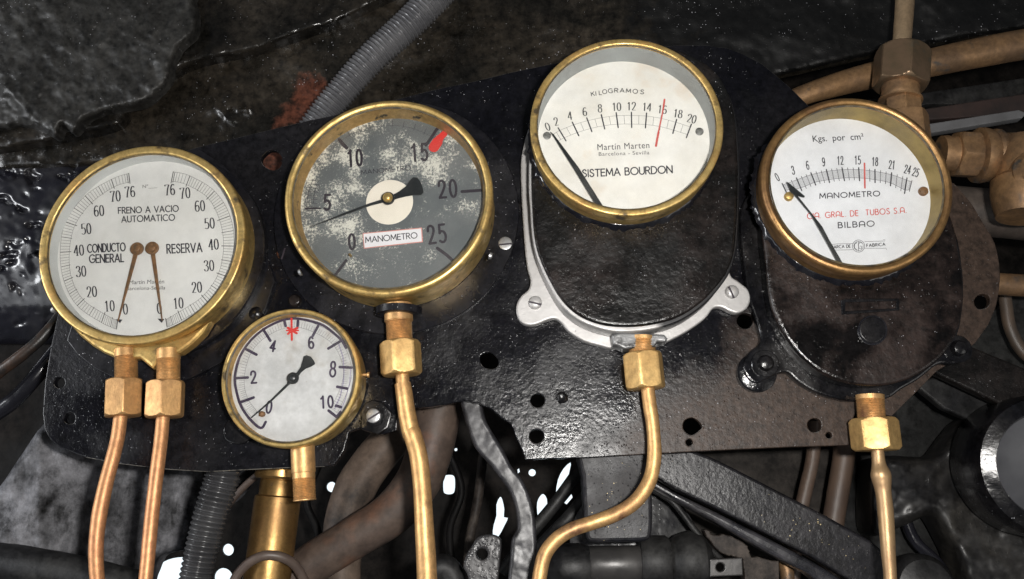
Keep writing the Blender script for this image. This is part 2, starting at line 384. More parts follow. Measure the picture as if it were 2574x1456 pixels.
NEEDLE = mat('black needle', (.012, .014, .015), (.03, .032, .032), 120, .45, .7, r1=.35)
NEEDLER = mat('rusty needle', (.24, .12, .05), (.12, .075, .04), 300, .4, .65, metal=.2, r1=.5)
RUBBER = mat('black corrugated hose', (.075, .075, .08), (.11, .109, .113), 40, .4, .7, r1=.2, r2=.34, bumps=((600, .05, 'n'),))
def grain(m, sc, lo, hi, flecks=None):
    """fine dirt in the colour: base colour times noise, and pale flecks, mostly painted-in glints, = (scale, radius, share, colour)"""
    nt = m.node_tree; N = nt.nodes; Lk = nt.links; bs = N['Principled BSDF']; tc = [n for n in N if n.type == 'TEX_COORD'][0]; s = bs.inputs['Base Color']
    n = N.new('ShaderNodeTexNoise'); n.inputs['Scale'].default_value = sc; n.inputs['Detail'].default_value = 9; n.inputs['Roughness'].default_value = .75; Lk.new(tc.outputs['Object'], n.inputs[0])
    r = N.new('ShaderNodeMapRange'); r.inputs[1].default_value = .36; r.inputs[2].default_value = .64; r.inputs[3].default_value = lo; r.inputs[4].default_value = hi; Lk.new(n.outputs[0], r.inputs[0])
    v = N.new('ShaderNodeVectorMath'); v.operation = 'SCALE'
    if s.links: Lk.new(s.links[0].from_socket, v.inputs[0])
    else: v.inputs[0].default_value = s.default_value[:3]
    Lk.new(r.outputs[0], v.inputs['Scale']); out = v.outputs[0]
    if flecks:
        fs, rad, share, col = flecks
        vo = N.new('ShaderNodeTexVoronoi'); vo.inputs['Scale'].default_value = fs; Lk.new(tc.outputs['Object'], vo.inputs['Vector'])
        sc_ = N.new('ShaderNodeSeparateColor'); Lk.new(vo.outputs['Color'], sc_.inputs[0])
        g = N.new('ShaderNodeMapRange'); g.inputs[1].default_value = 1 - share; g.inputs[2].default_value = 1; Lk.new(sc_.outputs[0], g.inputs[0])
        gn = N.new('ShaderNodeTexNoise'); gn.inputs['Scale'].default_value = 16; gn.inputs['Detail'].default_value = 5; Lk.new(tc.outputs['Object'], gn.inputs[0])
        gr = N.new('ShaderNodeMapRange'); gr.inputs[1].default_value = .42; gr.inputs[2].default_value = .62; gr.inputs[3].default_value = .25; Lk.new(gn.outputs[0], gr.inputs[0])
        gm = N.new('ShaderNodeMath'); gm.operation = 'MULTIPLY'; Lk.new(g.outputs[0], gm.inputs[0]); Lk.new(gr.outputs[0], gm.inputs[1])
        rr = N.new('ShaderNodeMath'); rr.operation = 'MULTIPLY'; Lk.new(gm.outputs[0], rr.inputs[0]); rr.inputs[1].default_value = rad
        lt = N.new('ShaderNodeMath'); lt.operation = 'LESS_THAN'; Lk.new(vo.outputs['Distance'], lt.inputs[0]); Lk.new(rr.outputs[0], lt.inputs[1])
        x = N.new('ShaderNodeMix'); x.data_type = 'RGBA'; Lk.new(lt.outputs[0], x.inputs[0]); Lk.new(out, x.inputs[6]); x.inputs[7].default_value = (*col, 1); out = x.outputs[2]
    Lk.new(out, s)
    return m
def dusted(m, x0, x1, col, sc=9):
    """brown dust lying on one side of a part, ragged by noise"""
    nt = m.node_tree; N = nt.nodes; Lk = nt.links; bs = N['Principled BSDF']; tc = [n for n in N if n.type == 'TEX_COORD'][0]
    sx = N.new('ShaderNodeSeparateXYZ'); Lk.new(tc.outputs['Object'], sx.inputs[0])
    n = N.new('ShaderNodeTexNoise'); n.inputs['Scale'].default_value = sc; n.inputs['Detail'].default_value = 9; n.inputs['Roughness'].default_value = .62; Lk.new(tc.outputs['Object'], n.inputs[0])
    ad = N.new('ShaderNodeMath'); ad.operation = 'MULTIPLY_ADD'; Lk.new(n.outputs[0], ad.inputs[0]); ad.inputs[1].default_value = .35; dz = N.new('ShaderNodeMath'); dz.operation = 'SUBTRACT'; Lk.new(sx.outputs[0], dz.inputs[0]); Lk.new(sx.outputs[2], dz.inputs[1]); Lk.new(dz.outputs[0], ad.inputs[2])
    r = N.new('ShaderNodeMapRange'); r.inputs[1].default_value = x0 + .175; r.inputs[2].default_value = x1 + .175; Lk.new(ad.outputs[0], r.inputs[0])
    x = N.new('ShaderNodeMix'); x.data_type = 'RGBA'; Lk.new(r.outputs[0], x.inputs[0]); Lk.new(bs.inputs['Base Color'].links[0].from_socket, x.inputs[6]); x.inputs[7].default_value = (*col, 1); Lk.new(x.outputs[2], bs.inputs['Base Color'])
    x2 = N.new('ShaderNodeMix'); Lk.new(r.outputs[0], x2.inputs[0]); Lk.new(bs.inputs['Roughness'].links[0].from_socket, x2.inputs[2]); x2.inputs[3].default_value = .45; Lk.new(x2.outputs[0], bs.inputs['Roughness'])
    return m
dusted(BOARD, .04, .12, (.034, .0225, .0168))
def flaked():
    m = mat('flaked grey dial paint', (.098, .109, .114), (.135, .144, .147), 30, .4, .65, r1=.5)
    nt = m.node_tree; N = nt.nodes; Lk = nt.links; bs = N['Principled BSDF']
    tc = [n for n in N if n.type == 'TEX_COORD'][0]
    def nz(s, d, r):
        n = N.new('ShaderNodeTexNoise'); n.inputs['Scale'].default_value = s; n.inputs['Detail'].default_value = d; n.inputs['Roughness'].default_value = r
        Lk.new(tc.outputs['Object'], n.inputs[0]); return n.outputs['Fac']
    def math2(op, a, b):
        x = N.new('ShaderNodeMath'); x.operation = op
        for i, q in enumerate((a, b)):
            if isinstance(q, (int, float)): x.inputs[i].default_value = q
            else: Lk.new(q, x.inputs[i])
        return x.outputs[0]
    big, fine = nz(34, 5, .62), nz(520, 9, .85)
    sep = N.new('ShaderNodeSeparateXYZ'); Lk.new(tc.outputs['Object'], sep.inputs[0])
    side = math2('ADD', math2('MULTIPLY', sep.outputs[0], -.8), math2('MULTIPLY', math2('SUBTRACT', sep.outputs[2], -.0), .45))          # more of the paint is gone on the left
    s = math2('ADD', math2('ADD', math2('ADD', math2('MULTIPLY', big, .72), math2('MULTIPLY', fine, .85)), math2('MULTIPLY', math2('SUBTRACT', sep.outputs[2], .25), 0.0)), side)
    r = N.new('ShaderNodeMapRange'); r.inputs[1].default_value = .815; r.inputs[2].default_value = .865; Lk.new(s, r.inputs[0])
    old = bs.inputs['Base Color'].links[0].from_socket
    x = N.new('ShaderNodeMix'); x.data_type = 'RGBA'; Lk.new(r.outputs[0], x.inputs[0]); Lk.new(old, x.inputs[6]); x.inputs[7].default_value = (.64, .63, .56, 1)
    Lk.new(x.outputs[2], bs.inputs['Base Color'])
    return m
FLAKED = flaked()
def pane_glass():
    m = bpy.data.materials.new('gauge glass'); m.use_nodes = True; nt = m.node_tree; N = nt.nodes; Lk = nt.links
    N.remove(N['Principled BSDF']); out = N['Material Output']
    t = N.new('ShaderNodeBsdfTransparent'); t.inputs[0].default_value = (.985, .988, .985, 1)
    g = N.new('ShaderNodeBsdfGlossy'); g.inputs['Roughness'].default_value = .03
    f = N.new('ShaderNodeFresnel'); f.inputs[0].default_value = 1.45
    x = N.new('ShaderNodeMixShader'); Lk.new(f.outputs[0], x.inputs[0]); Lk.new(t.outputs[0], x.inputs[1]); Lk.new(g.outputs[0], x.inputs[2]); 
    tc = N.new('ShaderNodeTexCoord'); n = N.new('ShaderNodeTexNoise'); n.inputs['Scale'].default_value = 26; n.inputs['Detail'].default_value = 6; Lk.new(tc.outputs['Object'], n.inputs[0])
    r = N.new('ShaderNodeMapRange'); r.inputs[1].default_value = .45; r.inputs[2].default_value = .8; r.inputs[3].default_value = .0; r.inputs[4].default_value = .05; Lk.new(n.outputs[0], r.inputs[0])
    df = N.new('ShaderNodeBsdfDiffuse'); df.inputs[0].default_value = (.5, .48, .44, 1); y = N.new('ShaderNodeMixShader')      # a film of dust and smears
    Lk.new(r.outputs[0], y.inputs[0]); Lk.new(x.outputs[0], y.inputs[1]); Lk.new(df.outputs[0], y.inputs[2]); Lk.new(y.outputs[0], out.inputs[0])
    return m
GLASS = pane_glass()

# ------------------------------------------------------------------ the gauge board
BOARD_OUT = ([(143, 800), (128, 870), (113, 960), (107, 1040), (112, 1080), (126, 1105), (150, 1125), (215, 1150), (300, 1166), (420, 1180), (520, 1186), (640, 1180), (726, 1176), (815, 1173)]
    + jag([(838, 1171), (852, 1152), (866, 1132), (874, 1098), (878, 1084), (905, 1078)], 1.6, 2)[:-1]
    + [(912, 1082), (960, 1092), (996, 1082), (1000, 1040)]
    + jag([(1043, 1025), (1083, 1023), (1118, 1018), (1142, 1011), (1166, 1009), (1205, 1014), (1232, 1028), (1260, 1049), (1281, 1063), (1298, 1101), (1312, 1129)], 1.5, 3)[:-2]
    + [(1320, 1156), (1400, 1153), (1474, 1151), (1620, 1142), (1763, 1134), (1850, 1130), (1980, 1124), (2139, 1119), (2142, 1060), (2152, 1030), (2241, 1046), (2300, 988), (2353, 934), (2400, 905), (2451, 862)]
    + smooth2([(2484, 816), (2502, 773), (2511, 725), (2513, 680), (2500, 612), (2470, 560), (2440, 510), (2399, 462)], 4, False)
    + [(2200, 380), (2040, 275), (2026, 260), (1994, 228), (1960, 198), (1935, 177), (1910, 158), (1888, 147), (1860, 133), (1826, 121), (1775, 114), (1701, 114)]
    + [(1560, 130), (1396, 159), (1284, 182), (1195, 204), (1086, 227), (997, 250), (837, 290), (767, 305), (659, 331), (497, 370), (330, 420), (200, 560)])
def hole(cx, cy, r, n=20, amp=0.0): return [(cx + (r + random.uniform(-amp, amp)) * math.cos(2 * math.pi * k / n), cy + (r + random.uniform(-amp, amp)) * math.sin(2 * math.pi * k / n)) for k in range(n)]
HOLES = [hole(149, 962, 14), hole(175, 1052, 15, 14, 1), smooth2([(664, 388), (680, 377), (700, 384), (709, 402), (702, 422), (684, 428), (662, 416), (656, 400)], 3),
         smooth2([(1206, 900), (1214, 888), (1232, 886), (1244, 896), (1252, 908), (1248, 924), (1232, 928), (1212, 920)], 3),
         hole(1351, 1007, 18), hole(1348, 1097, 18), smooth2([(1722, 1056), (1740, 1050), (1756, 1060), (1764, 1074), (1750, 1088), (1736, 1094), (1720, 1084), (1716, 1070)], 3), hole(1732, 1112, 9, 14, .6),
         hole(2047, 1069, 18, 18, .8), hole(2083, 1094, 8, 12, .5), smooth2([(1858, 793), (1874, 788), (1890, 794), (1892, 812), (1880, 826), (1862, 824), (1852, 810)], 3), smooth2([(2448, 756), (2462, 740), (2482, 742), (2488, 758), (2478, 774), (2456, 776)], 3)]
board = thing('mounting_plate', P(1300, 1156, 0), 'black tarred steel board with ragged lower edge carrying all five gauges', 'mounting plate')
bp = plate('plate', BOARD_OUT, -.006, 0, BOARD, board, HOLES, .0007)
bp.data.materials.append(mat('worn bare edge', (.30, .28, .24), (.03, .03, .03), 90, .5, .6, metal=.4, r1=.5))
bp.data.materials.append(mat('scuffed edge', (.12, .115, .11), (.02, .02, .02), 120, .45, .6, r1=.4))
for p in bp.data.polygons:                      # the paint is rubbed off the lower left edge
    if p.normal.z > .3 and .15 < abs(p.normal.y) < .95: p.material_index = 2
    elif p.normal.z < -.35 and abs(p.normal.y) < .8 and P(150, 1125).x < (bp.matrix_world @ p.center).x + ORG[board.name].x < P(800, 1180).x and p.center.z + ORG[board.name].z < P(600, 1140).z: p.material_index = 1
def rot2(x, y, a): return x * math.cos(a) - y * math.sin(a), x * math.sin(a) + y * math.cos(a)
def screw(name, u, v, h0, rpx, ang, mat_, parent, dome=.35, slot=True, ht=.0028):
    """slotted screw head: dome, with the slot cut as a dark groove part"""
    p = P(u, v, h0); r = rpx * pxm(p)
    prof = [(r, 0), (r, ht * (1 - dome))] + [(r * math.cos(a), ht * (1 - dome) + ht * dome * math.sin(a)) for a in [math.radians(x) for x in (15, 35, 55, 75)]]
    def rf(rr, t, a): return rr
    o = lathe(name, prof, p, mat_, parent, 28)
    if slot:
        c = P(u, v, h0 + ht); w = r * .13; l = r * .93; ca, sa = math.cos(ang), math.sin(ang); V = []
        for y in (c.y - .0002, c.y + .0008):
            for a, b in ((-l, -w), (l, -w), (l, w), (-l, w)):
                x, z = a * ca - b * sa, a * sa + b * ca; V.append(Vector((c.x + x, y, c.z + z)))
        s = mesh('slot', V, [(0, 1, 2, 3), (7, 6, 5, 4), (0, 4, 5, 1), (1, 5, 6, 2), (2, 6, 7, 3), (3, 7, 4, 0)], MARKB, None, False)
        ORGP = org(parent) if parent else None
        s.parent = o; s.location = ORG[s.name] - (ORG[parent.name] if parent else ORG[o.name]); 
    return o
o = screw('screw', 1270, 614, .0005, 17, .08, STEEL, board, .15); o['label'] = 'clean bare steel slotted screw'
o = screw('screw', 712, 638, .0, 16, 1.35, RUST, board, .5); o['label'] = 'rusty slotted screw'
o = lathe('rivet', [(.0052, 0), (.005, .002), (.004, .0034), (.0015, .004)], P(742, 757, 0), DUSTY, board, 20)
o = lathe('rivet', [(.0056, 0), (.0052, .003), (.003, .005), (.001, .0054)], P(645, 790, 0), BLACK, board, 20)
lathe('pin', [(.0028, 0), (.0028, .0012), (.0018, .0013), (.0014, .0002)], P(1240, 418, 0), STEEL, board, 18)
def dent(u, v, r):
    p = P(u, v, 0); rr = r * pxm(p)
    return lathe('weld_blob', [(rr, 0), (rr * .9, .0012), (rr * .6, .002), (rr * .2, .0014)], p, BLACK, board, 24, rfun=lambda q, t, a: q * (1 + .3 * noise.noise(Vector((math.cos(a) * 2 + u, math.sin(a) * 2, t * 900)))))
dent(1412, 1000, 15); dent(600, 640 + 450, 22); dent(1190, 730, 16); dent(1300, 520, 12)

# ------------------------------------------------------------------ gauges
GC = [(-.49747, -.32606, .13014), (-.19075, -.38432, .13141), (.10951, -.47507, .12215), (.38924, -.39192, .11647), (-.29913, -.15621, .08357)]
def gc(i, h):
    a, b, r = GC[i]; k = D - h; return Vector((a * k, -h, -b * k)), r * k
MM = .001
SEAL = mat('old putty seal', (.035, .028, .018), (.11, .08, .035), 160, .42, .62, r1=.5)
def bezel_gauge(i, root, hf, hb, rin, dial_r, dial_d, bez_mat, dial_mat, wall_mat, rnd, case_r=1.0, case_mat=None, shift=(0, 0)):
    """bezel with rounded lip, sloping inner wall, dial disc and glass; hf front, hb back, all measured from the board"""
    c, R = gc(i, hf); c = c + Vector((shift[0], 0, shift[1]))
    base = Vector((c.x, 0, c.z))
    lip = [(rin, hf - .004), (rin, hf - rnd)] + [(rin + rnd - rnd * math.cos(math.radians(a)), hf - rnd + rnd * math.sin(math.radians(a))) for a in (20, 45, 70, 90)] 
    lip += [(R - rnd + rnd * math.sin(math.radians(a)), hf - rnd + rnd * math.cos(math.radians(a))) for a in (0, 20, 45, 70, 90)]
    lip += [(R, hf - .010), (R * .992, hf - .0115), (R * case_r, hf - .013), (R * case_r, hb)]
    def rf(r, t, a): return r * (1 + .0028 * noise.noise(Vector((math.cos(a) * 2.2, math.sin(a) * 2.2, i * 3))) + .0012 * noise.noise(Vector((math.cos(a) * 9, math.sin(a) * 9, t * 80 + i))))
    b = lathe('bezel', lip, base, bez_mat, root, 160, rfun=rf, cap0=False, cap1=True)
    hd = hf - dial_d
    lathe('inner_ring', [(rin + .0004, hf - .0035), (dial_r, hd), (dial_r + .001, hd - .001)], base, wall_mat, root, 128, cap0=False, cap1=False)
    d = lathe('dial', [(dial_r + .0008, hd - .002), (dial_r + .0008, hd)], base, dial_mat, root, 128)
    lathe('seal', [(rin + .0002, hf - .0022), (rin - .0007, hf - .0020), (rin - .0008, hf - .0014), (rin + .0003, hf - .0011)], base, SEAL, root, 128, cap0=False, cap1=False, rfun=lambda r, t, a: r * (1 + .0012 * noise.noise(Vector((math.cos(a) * 12, math.sin(a) * 12, i)))))
    g = lathe('glass', [(rin + .0006, hf - .0036), (rin + .0006, hf - .0024)], base, GLASS, root, 96)
    return base, R, hd, d
def stub(parent, u0, v0, u1, v1, h, rpx, mat_, thread=(0.2, 1.0), pitch=.0011, collar=None, name='threaded_stub'):
    a, b = P(u0, v0, h), P(u1, v1, h); ax = (b - a); Ln = ax.length; r = rpx * pxm(a); prof = []
    N = int(Ln / pitch * 6)
    for k in range(N + 1):
        t = k / N; rr = r
        if thread[0] <= t <= thread[1]: rr = r * (1 - .035 + .035 * math.cos(2 * math.pi * t * Ln / pitch))
        if collar and t < collar[0]: rr = r * collar[1]
        prof.append((rr, t * Ln))
    prof[0] = (prof[0][0] * .96, 0)
    return lathe(name, prof, a, mat_, parent, 40, ax, 60)
def nut(parent, u0, v0, u1, v1, h, rpx, phi, mat_, name='union_nut', cham=.16):
    """hexagonal union nut with chamfered ends; rpx = half width across corners"""
    a, b = P(u0, v0, h), P(u1, v1, h); ax = b - a; Ln = ax.length; rc = rpx * pxm(a); ri = rc * math.cos(math.pi / 6)
    ch = rc * cham
    ts = [0, .0001] + [ch * k / 5 for k in range(1, 6)] + [Ln - ch * k / 5 for k in range(5, 0, -1)] + [Ln - .0001, Ln]
    prof = []
    for t in ts:
        e = min(t, Ln - t); lim = ri * .97 + (rc - ri * .97) * min(1, (e / ch)) ** .7 if e < ch else rc * 1.001
        prof.append((lim, t))
    prof = [(ri * .75, 0)] + prof + [(ri * .75, Ln)]
    def rf(r, t, ang):
        q = (ang + phi) % (math.pi / 3) - math.pi / 6
        hx = ri / math.cos(q); hx = min(hx, rc * .985)
        return min(r, hx)
    return lathe(name, prof, a, mat_, parent, 96, ax, 22, rf)

# ---- gauge 1: twin needle vacuum gauge
g1 = thing('vacuum_gauge', gc(0, 0)[0], 'round brass gauge with white FRENO A VACIO dial and two rusty needles', 'gauge')
c1, r1_, hd1, d1 = bezel_gauge(0, g1, .036, .010, .0722, .0708, .013, BRASS, DIALW, RINGW, .0016, .985)
lathe('flange', [(.084, 0.0), (.084, .009), (.083, .010), (.06, .0102)], c1 + Vector((.001, 0, -.001)), BLACKS, g1, 96)
fl, frr = circ([(195, 891), (239, 926), (283, 948), (553, 911), (672, 640), (620, 480)], .002)
plate('back_ring', [(x, y) for x, y in [(168, 855), (195, 891), (239, 926), (283, 948), (340, 966), (420, 968), (482, 950), (553, 913), (610, 860), (668, 775), (690, 705), (672, 650), (664, 560), (640, 520), (600, 455), (560, 415), (500, 375), (400, 400), (250, 600)]], 0.0002, .003, BLACKS, g1, bevel=.0005)
plate('boss', L(R8, (395, 12), (450, 75), (520, 132), (585, 172), (640, 196), (720, 206), (790, 203), (830, 236), (862, 262), (880, 240), (900, 203), (960, 190), (1020, 172), (1090, 120), (1150, 60), (1190, -10), (1060, 62), (930, 100), (800, 118), (680, 112), (560, 80), (470, 40)), .010, .0225, BRASS, g1, bevel=.003)
CT1 = [(0, 567, 1178), (10, 484, 1136), (20, 350, 1045), (30, 276, 908), (40, 262, 742), (50, 298, 574), (60, 402, 432), (70, 544, 332), (76, 645, 300)]
OUT1 = [(0, 560, 1232), (10, 465, 1190), (20, 312, 1083), (30, 228, 928), (40, 204, 745), (50, 238, 553), (60, 362, 388), (70, 528, 284), (76, 638, 246)]
CT2 = [(0, 872, 1172), (10, 952, 1125), (20, 1105, 1024), (30, 1205, 880), (40, 1238, 705), (50, 1212, 540), (60, 1138, 402), (70, 1004, 318), (76, 908, 296)]
OUT2 = [(0, 880, 1220), (10, 972, 1175), (20, 1140, 1065), (30, 1255, 898), (40, 1303, 706), (50, 1278, 515), (60, 1180, 358), (70, 1025, 262), (76, 920, 236)]
def interp(ct, fr, v):
    vals = [c[0] for c in ct]; pts = [Vector((*fr(c[1], c[2]), 0)) for c in ct]
    for i in range(len(vals) - 1):
        if v <= vals[i + 1] + 1e-9:
            t = (v - vals[i]) / (vals[i + 1] - vals[i])
            a, b, c, d = pts[max(i - 1, 0)], pts[i], pts[i + 1], pts[min(i + 2, len(pts) - 1)]
            p = .5 * ((2 * b) + (c - a) * t + (2 * a - 5 * b + 4 * c - d) * t * t + (3 * b - a - 3 * c + d) * t ** 3)
            return (p.x, p.y)
    return (pts[-1].x, pts[-1].y)
def mid(a, b, t): return (a[0] + (b[0] - a[0]) * t, a[1] + (b[1] - a[1]) * t)
st = []
for ct, ot in ((CT1, OUT1), (CT2, OUT2)):
    st.append(([interp(ct, R1, v * .5) for v in range(153)], .8)); st.append(([interp(ot, R1, v * .5) for v in range(153)], .8))
    for v in range(77):
        a, b = interp(ct, R1, v), interp(ot, R1, v)
        if v % 10 == 0 or v == 76: st.append(([mid(b, a, 1.22), mid(b, a, -.02)], 2.0))
        elif v % 5 == 0: st.append(([mid(b, a, 1.12), b], 1.5))
        else: st.append(([a, b], .8))
ink('scale', st, hd1, INKF, d1)
st = []
for t, x, y, a in [('76', 645, 362, -4), ('70', 553, 390, -4), ('60', 449, 483, -4), ('50', 368, 597, -4), ('40', 322, 733, -4), ('30', 336, 866, -4), ('20', 404, 995, -4), ('10', 516, 1085, -4), ('0', 617, 1105, -4),
                   ('76', 898, 350, -4), ('70', 994, 370, -4), ('60', 1087, 452, -4), ('50', 1148, 562, -4), ('40', 1174, 695, -4), ('30', 1145, 830, -4), ('20', 1068, 967, -4), ('10', 951, 1067, -4), ('0', 831, 1100, -4)]:
    u, v = R1(x, y); st += digits(t, u, v, 11.5, 27, (1.75, .6), a, 13.6, True)
ink('numerals', st, hd1, INK, d1)
st = []
for s_, a, b, hh, w in [('FRENO A VACIO', (572, 500), (952, 487), 15, .012), ('AUTOMATICO', (594, 556), (928, 543), 15, .012), ('CONDUCTO', (378, 747), (616, 736), 20, .012), ('GENERAL', (390, 812), (606, 806), 20, .012), ('RESERVA', (881, 752), (1101, 742), 22, .012)]:
    st += capitals(s_, R1(*a), R1(*b), hh, 2.7 if hh < 18 else 3.3)
ink('title_lettering', st, hd1, INK, d1)
for s_, a, b, hh in [('Martin Martén', (640, 948), (861, 942), 10), ('Barcelona-Sevilla', (622, 986), (868, 980), 9), ('Nº', (725, 340), (760, 336), 8)]:
    text('lettering', s_, R1(*a), R1(*b), hh, hd1, INKF, d1, 0)
ink('lettering', [(L(R1, (762, 341), (818, 337)), .7)], hd1, INKF, d1)
def needle(pts, h, th, mat_, parent, name='needle', bevel=.0002): return plate(name, pts, h, h + th, mat_, parent, bevel=bevel)
for (px, py), tip, w0 in (((688, 722), (568, 1180), 1), ((784, 718), (848, 1178), -1)):
    a, b = Vector(R1(px, py)), Vector(R1(*tip)); t = (b - a).normalized(); n_ = Vector((-t.y, t.x)); pv = P(a.x, a.y, hd1 + .003)
    tr = Vector(R1(tip[0] + 14 * w0, tip[1] + 6))
    nd = needle([tuple(a + n_ * 5.5), tuple(a.lerp(b, .55) + n_ * 3.6), tuple(b + n_ * 1.3), tuple(b - n_ * 1.3), tuple(a.lerp(b, .55) - n_ * 3.6), tuple(a - n_ * 5.5)], hd1 + .002, .0008, NEEDLER, g1)
    rr = 16.5 * pxm(pv)
    hb_ = lathe('hub', [(rr, .0018), (rr, .0035), (rr * .9, .004), (rr * .62, .004), (rr * .6, .0047), (rr * .5, .005), (rr * .1, .005)], Vector((pv.x, -hd1, pv.z)), NEEDLER, g1, 32)
    kk = P(*R1(tip[0] + 8 * w0, tip[1] - 4), hd1)
    ws = [R1(tip[0] - 14, tip[1] - 12), R1(tip[0] + 26 * 1, tip[1] - 10), R1(tip[0] + 12, tip[1] + 12)] if w0 > 0 else [R1(tip[0] - 30, tip[1] - 14), R1(tip[0] + 12, tip[1] - 12), R1(tip[0] - 4, tip[1] + 12)]
    needle(ws, hd1 + .0008, .0008, INK, g1, 'stop_pin')
stub(g1, *R8(715, 150), *R8(717, 335), .0185, 27.5, GOLDP, (.25, 1)); stub(g1, *R8(957, 150), *R8(955, 345), .0185, 28.5, GOLDP, (.3, 1))
kk = P(*R1(168, 1105), .03); lathe('screw', [(.0025, 0), (.0022, .002), (.001, .003)], kk, STEEL, g1, 16, Vector((-1, 0, -.8)))

# ---- gauge 2: grey flaked dial
g2 = thing('pressure_gauge', gc(1, 0)[0], 'round brass gauge with flaked grey dial, white hub disc and MANOMETRO sticker', 'gauge')
c2, r2_, hd2, d2 = bezel_gauge(1, g2, .043, .004, .0722, .0700, .016, BRASS, FLAKED, BRASSP, .0034, .99)
fl2, fr2 = circ([(1145, 287), (1195, 316), (1244, 366), (1280, 422), (1294, 461)], .001)
lathe('back_plate', [(fr2, .0003), (fr2, .0022), (fr2 - .0006, .0028)], Vector((fl2.x, 0, fl2.z)), BLACKS, g2, 96)
lathe('hub_disc', [(59.5 * pxm(P(*R2(742, 711), hd2)), .0001), (59 * pxm(P(*R2(742, 711), hd2)), .0003)], Vector((P(*R2(742, 711), hd2).x, -hd2, P(*R2(742, 711), hd2).z)), mat('cream disc', (.80, .74, .64), (.76, .70, .60), 40, r1=.55), d2, 64)
st = []
def R2d(*p): return L(R2, *p)
for pts, w in [(R2d((417, 308), (440, 335), (464, 360)), 9), (R2d((1050, 236), (1015, 290), (978, 342)), 8), (R2d((1212, 643), (1270, 639), (1332, 635)), 8), (R2d((1052, 1010), (1110, 1052), (1154, 1092)), 8),
               (R2d((460, 1090), (425, 1138), (388, 1186)), 7.5), (R2d((200, 752), (292, 752)), 4.5)]: st.append((pts, w))
for t, x, y, w, h_, a in [('10', 517, 425, 15, 40, -3), ('15', 935, 388, 17, 42, -4), ('20', 1118, 626, 19, 43, -5), ('25', 1048, 918, 19, 45, -8), ('0', 498, 968, 17, 38, -3), ('5', 338, 712, 17, 38, 0)]:
    u, v = R2(x, y); st += digits(t, u, v, w, h_, 6.3, a, w * 1.45)
ink('hand_painted_scale', st, hd2, MARKB, d2)
ink('red_mark', [(R2d((1095, 270), (1080, 285), (1062, 302)), 17), (R2d((1066, 300), (1048, 325), (1036, 345)), 21), (R2d((1052, 322), (1040, 340), (1030, 356)), 27)], hd2, REDP, d2, .0003)
st = [(R2d((248, 560), (222, 620), (208, 700), (206, 760)), 1.4), (R2d((272, 590), (255, 650), (248, 720)), 1.4), (R2d((288, 600), (282, 640)), 1.2)]
for k in range(9):
    y = 570 + k * 24; st.append((R2d((196 + (8 - k) * 4.5, y), (270 + (8 - k) * 2, y + 6)), 1.3))
for k in range(10):
    a = math.radians(232 + k * 8); st.append((R2d((742 + 560 * math.cos(a) * .98, 711 + 560 * math.sin(a) * .95), (742 + 515 * math.cos(a) * .98, 711 + 515 * math.sin(a) * .95)), 1.2))
st.append(([R2(742 + 520 * math.cos(math.radians(225 + k * 3)), 711 + 498 * math.sin(math.radians(225 + k * 3))) for k in range(28)], .7))
ink('old_scale', st, hd2, INK, d2, .00006)
ink('faded_lettering', capitals('MANOMETRO', R2(560, 533), R2(880, 502), 11, 1.8), hd2, INK, d2)
def strip(name, pts, h0, h1, m, parent): return plate(name, pts, h0, h1, m, parent, bevel=.00005)
sk = strip('sticker', R2d((568, 912), (952, 876), (958, 970), (575, 1012)), hd2, hd2 + .0003, mat('sticker edge', (.62, .26, .22), r1=.5), d2)
strip('sticker_face', R2d((573, 917), (946, 882), (951, 965), (580, 1006)), hd2 + .0003, hd2 + .0005, mat('sticker paper', (.74, .73, .76), r1=.5), d2)
ink('sticker_lettering', capitals('MANOMETRO', R2(588, 974), R2(922, 944), 14, 2.3, .2), hd2 + .0005, INK, d2)
nd = needle(R2d((218, 874), (430, 786), (610, 718), (692, 692), (760, 664), (805, 640), (850, 606), (872, 572), (895, 548), (922, 552), (944, 580), (958, 620), (962, 648), (948, 664), (900, 664), (850, 672), (800, 684), (770, 694), (700, 712), (620, 732), (435, 798)), hd2 + .005, .001, NEEDLE, g2)
pv = P(*R2(732, 686), hd2 + .006); rr = 16.5 * pxm(pv)
lathe('needle_collar', [(rr, -.0012), (rr, .0006), (rr * .9, .001), (rr * .1, .001)], pv, NEEDLE, g2, 32)
lathe('hub', [(rr * .76, .0008), (rr * .76, .0022), (rr * .66, .0028), (rr * .42, .0028), (rr * .40, .0036), (rr * .25, .004), (rr * .05, .004)], pv, BRASS, g2, 32)
lathe('stop_pin', [(.0011, 0), (.0011, .004), (.0006, .0046)], P(*R2(490, 1060), hd2), BRASS, g2, 16)
for x, y, dx in ((168, 1165, -1), (1390, 1058, 1)):
    lathe('screw', [(.0028, 0), (.0024, .0016), (.001, .0022)], P(*R2(x, y), .034), STEEL, g2, 16, Vector((dx, 0, -.5 if dx < 0 else -.3)))
# recess round the stub and the stub
lathe('recess', [(.0172, -.004), (.0172, .0012), (.0165, .0016), (.012, .0016)], P(*S7(272, 262), .018), BLACKS, g2, 40, Vector((0, 0, -1)))
stub(g2, *S7(265, 190), *S7(278, 500), .019, 32.5, GOLDP, (.46, 1), .0011, (.44, 1.09))

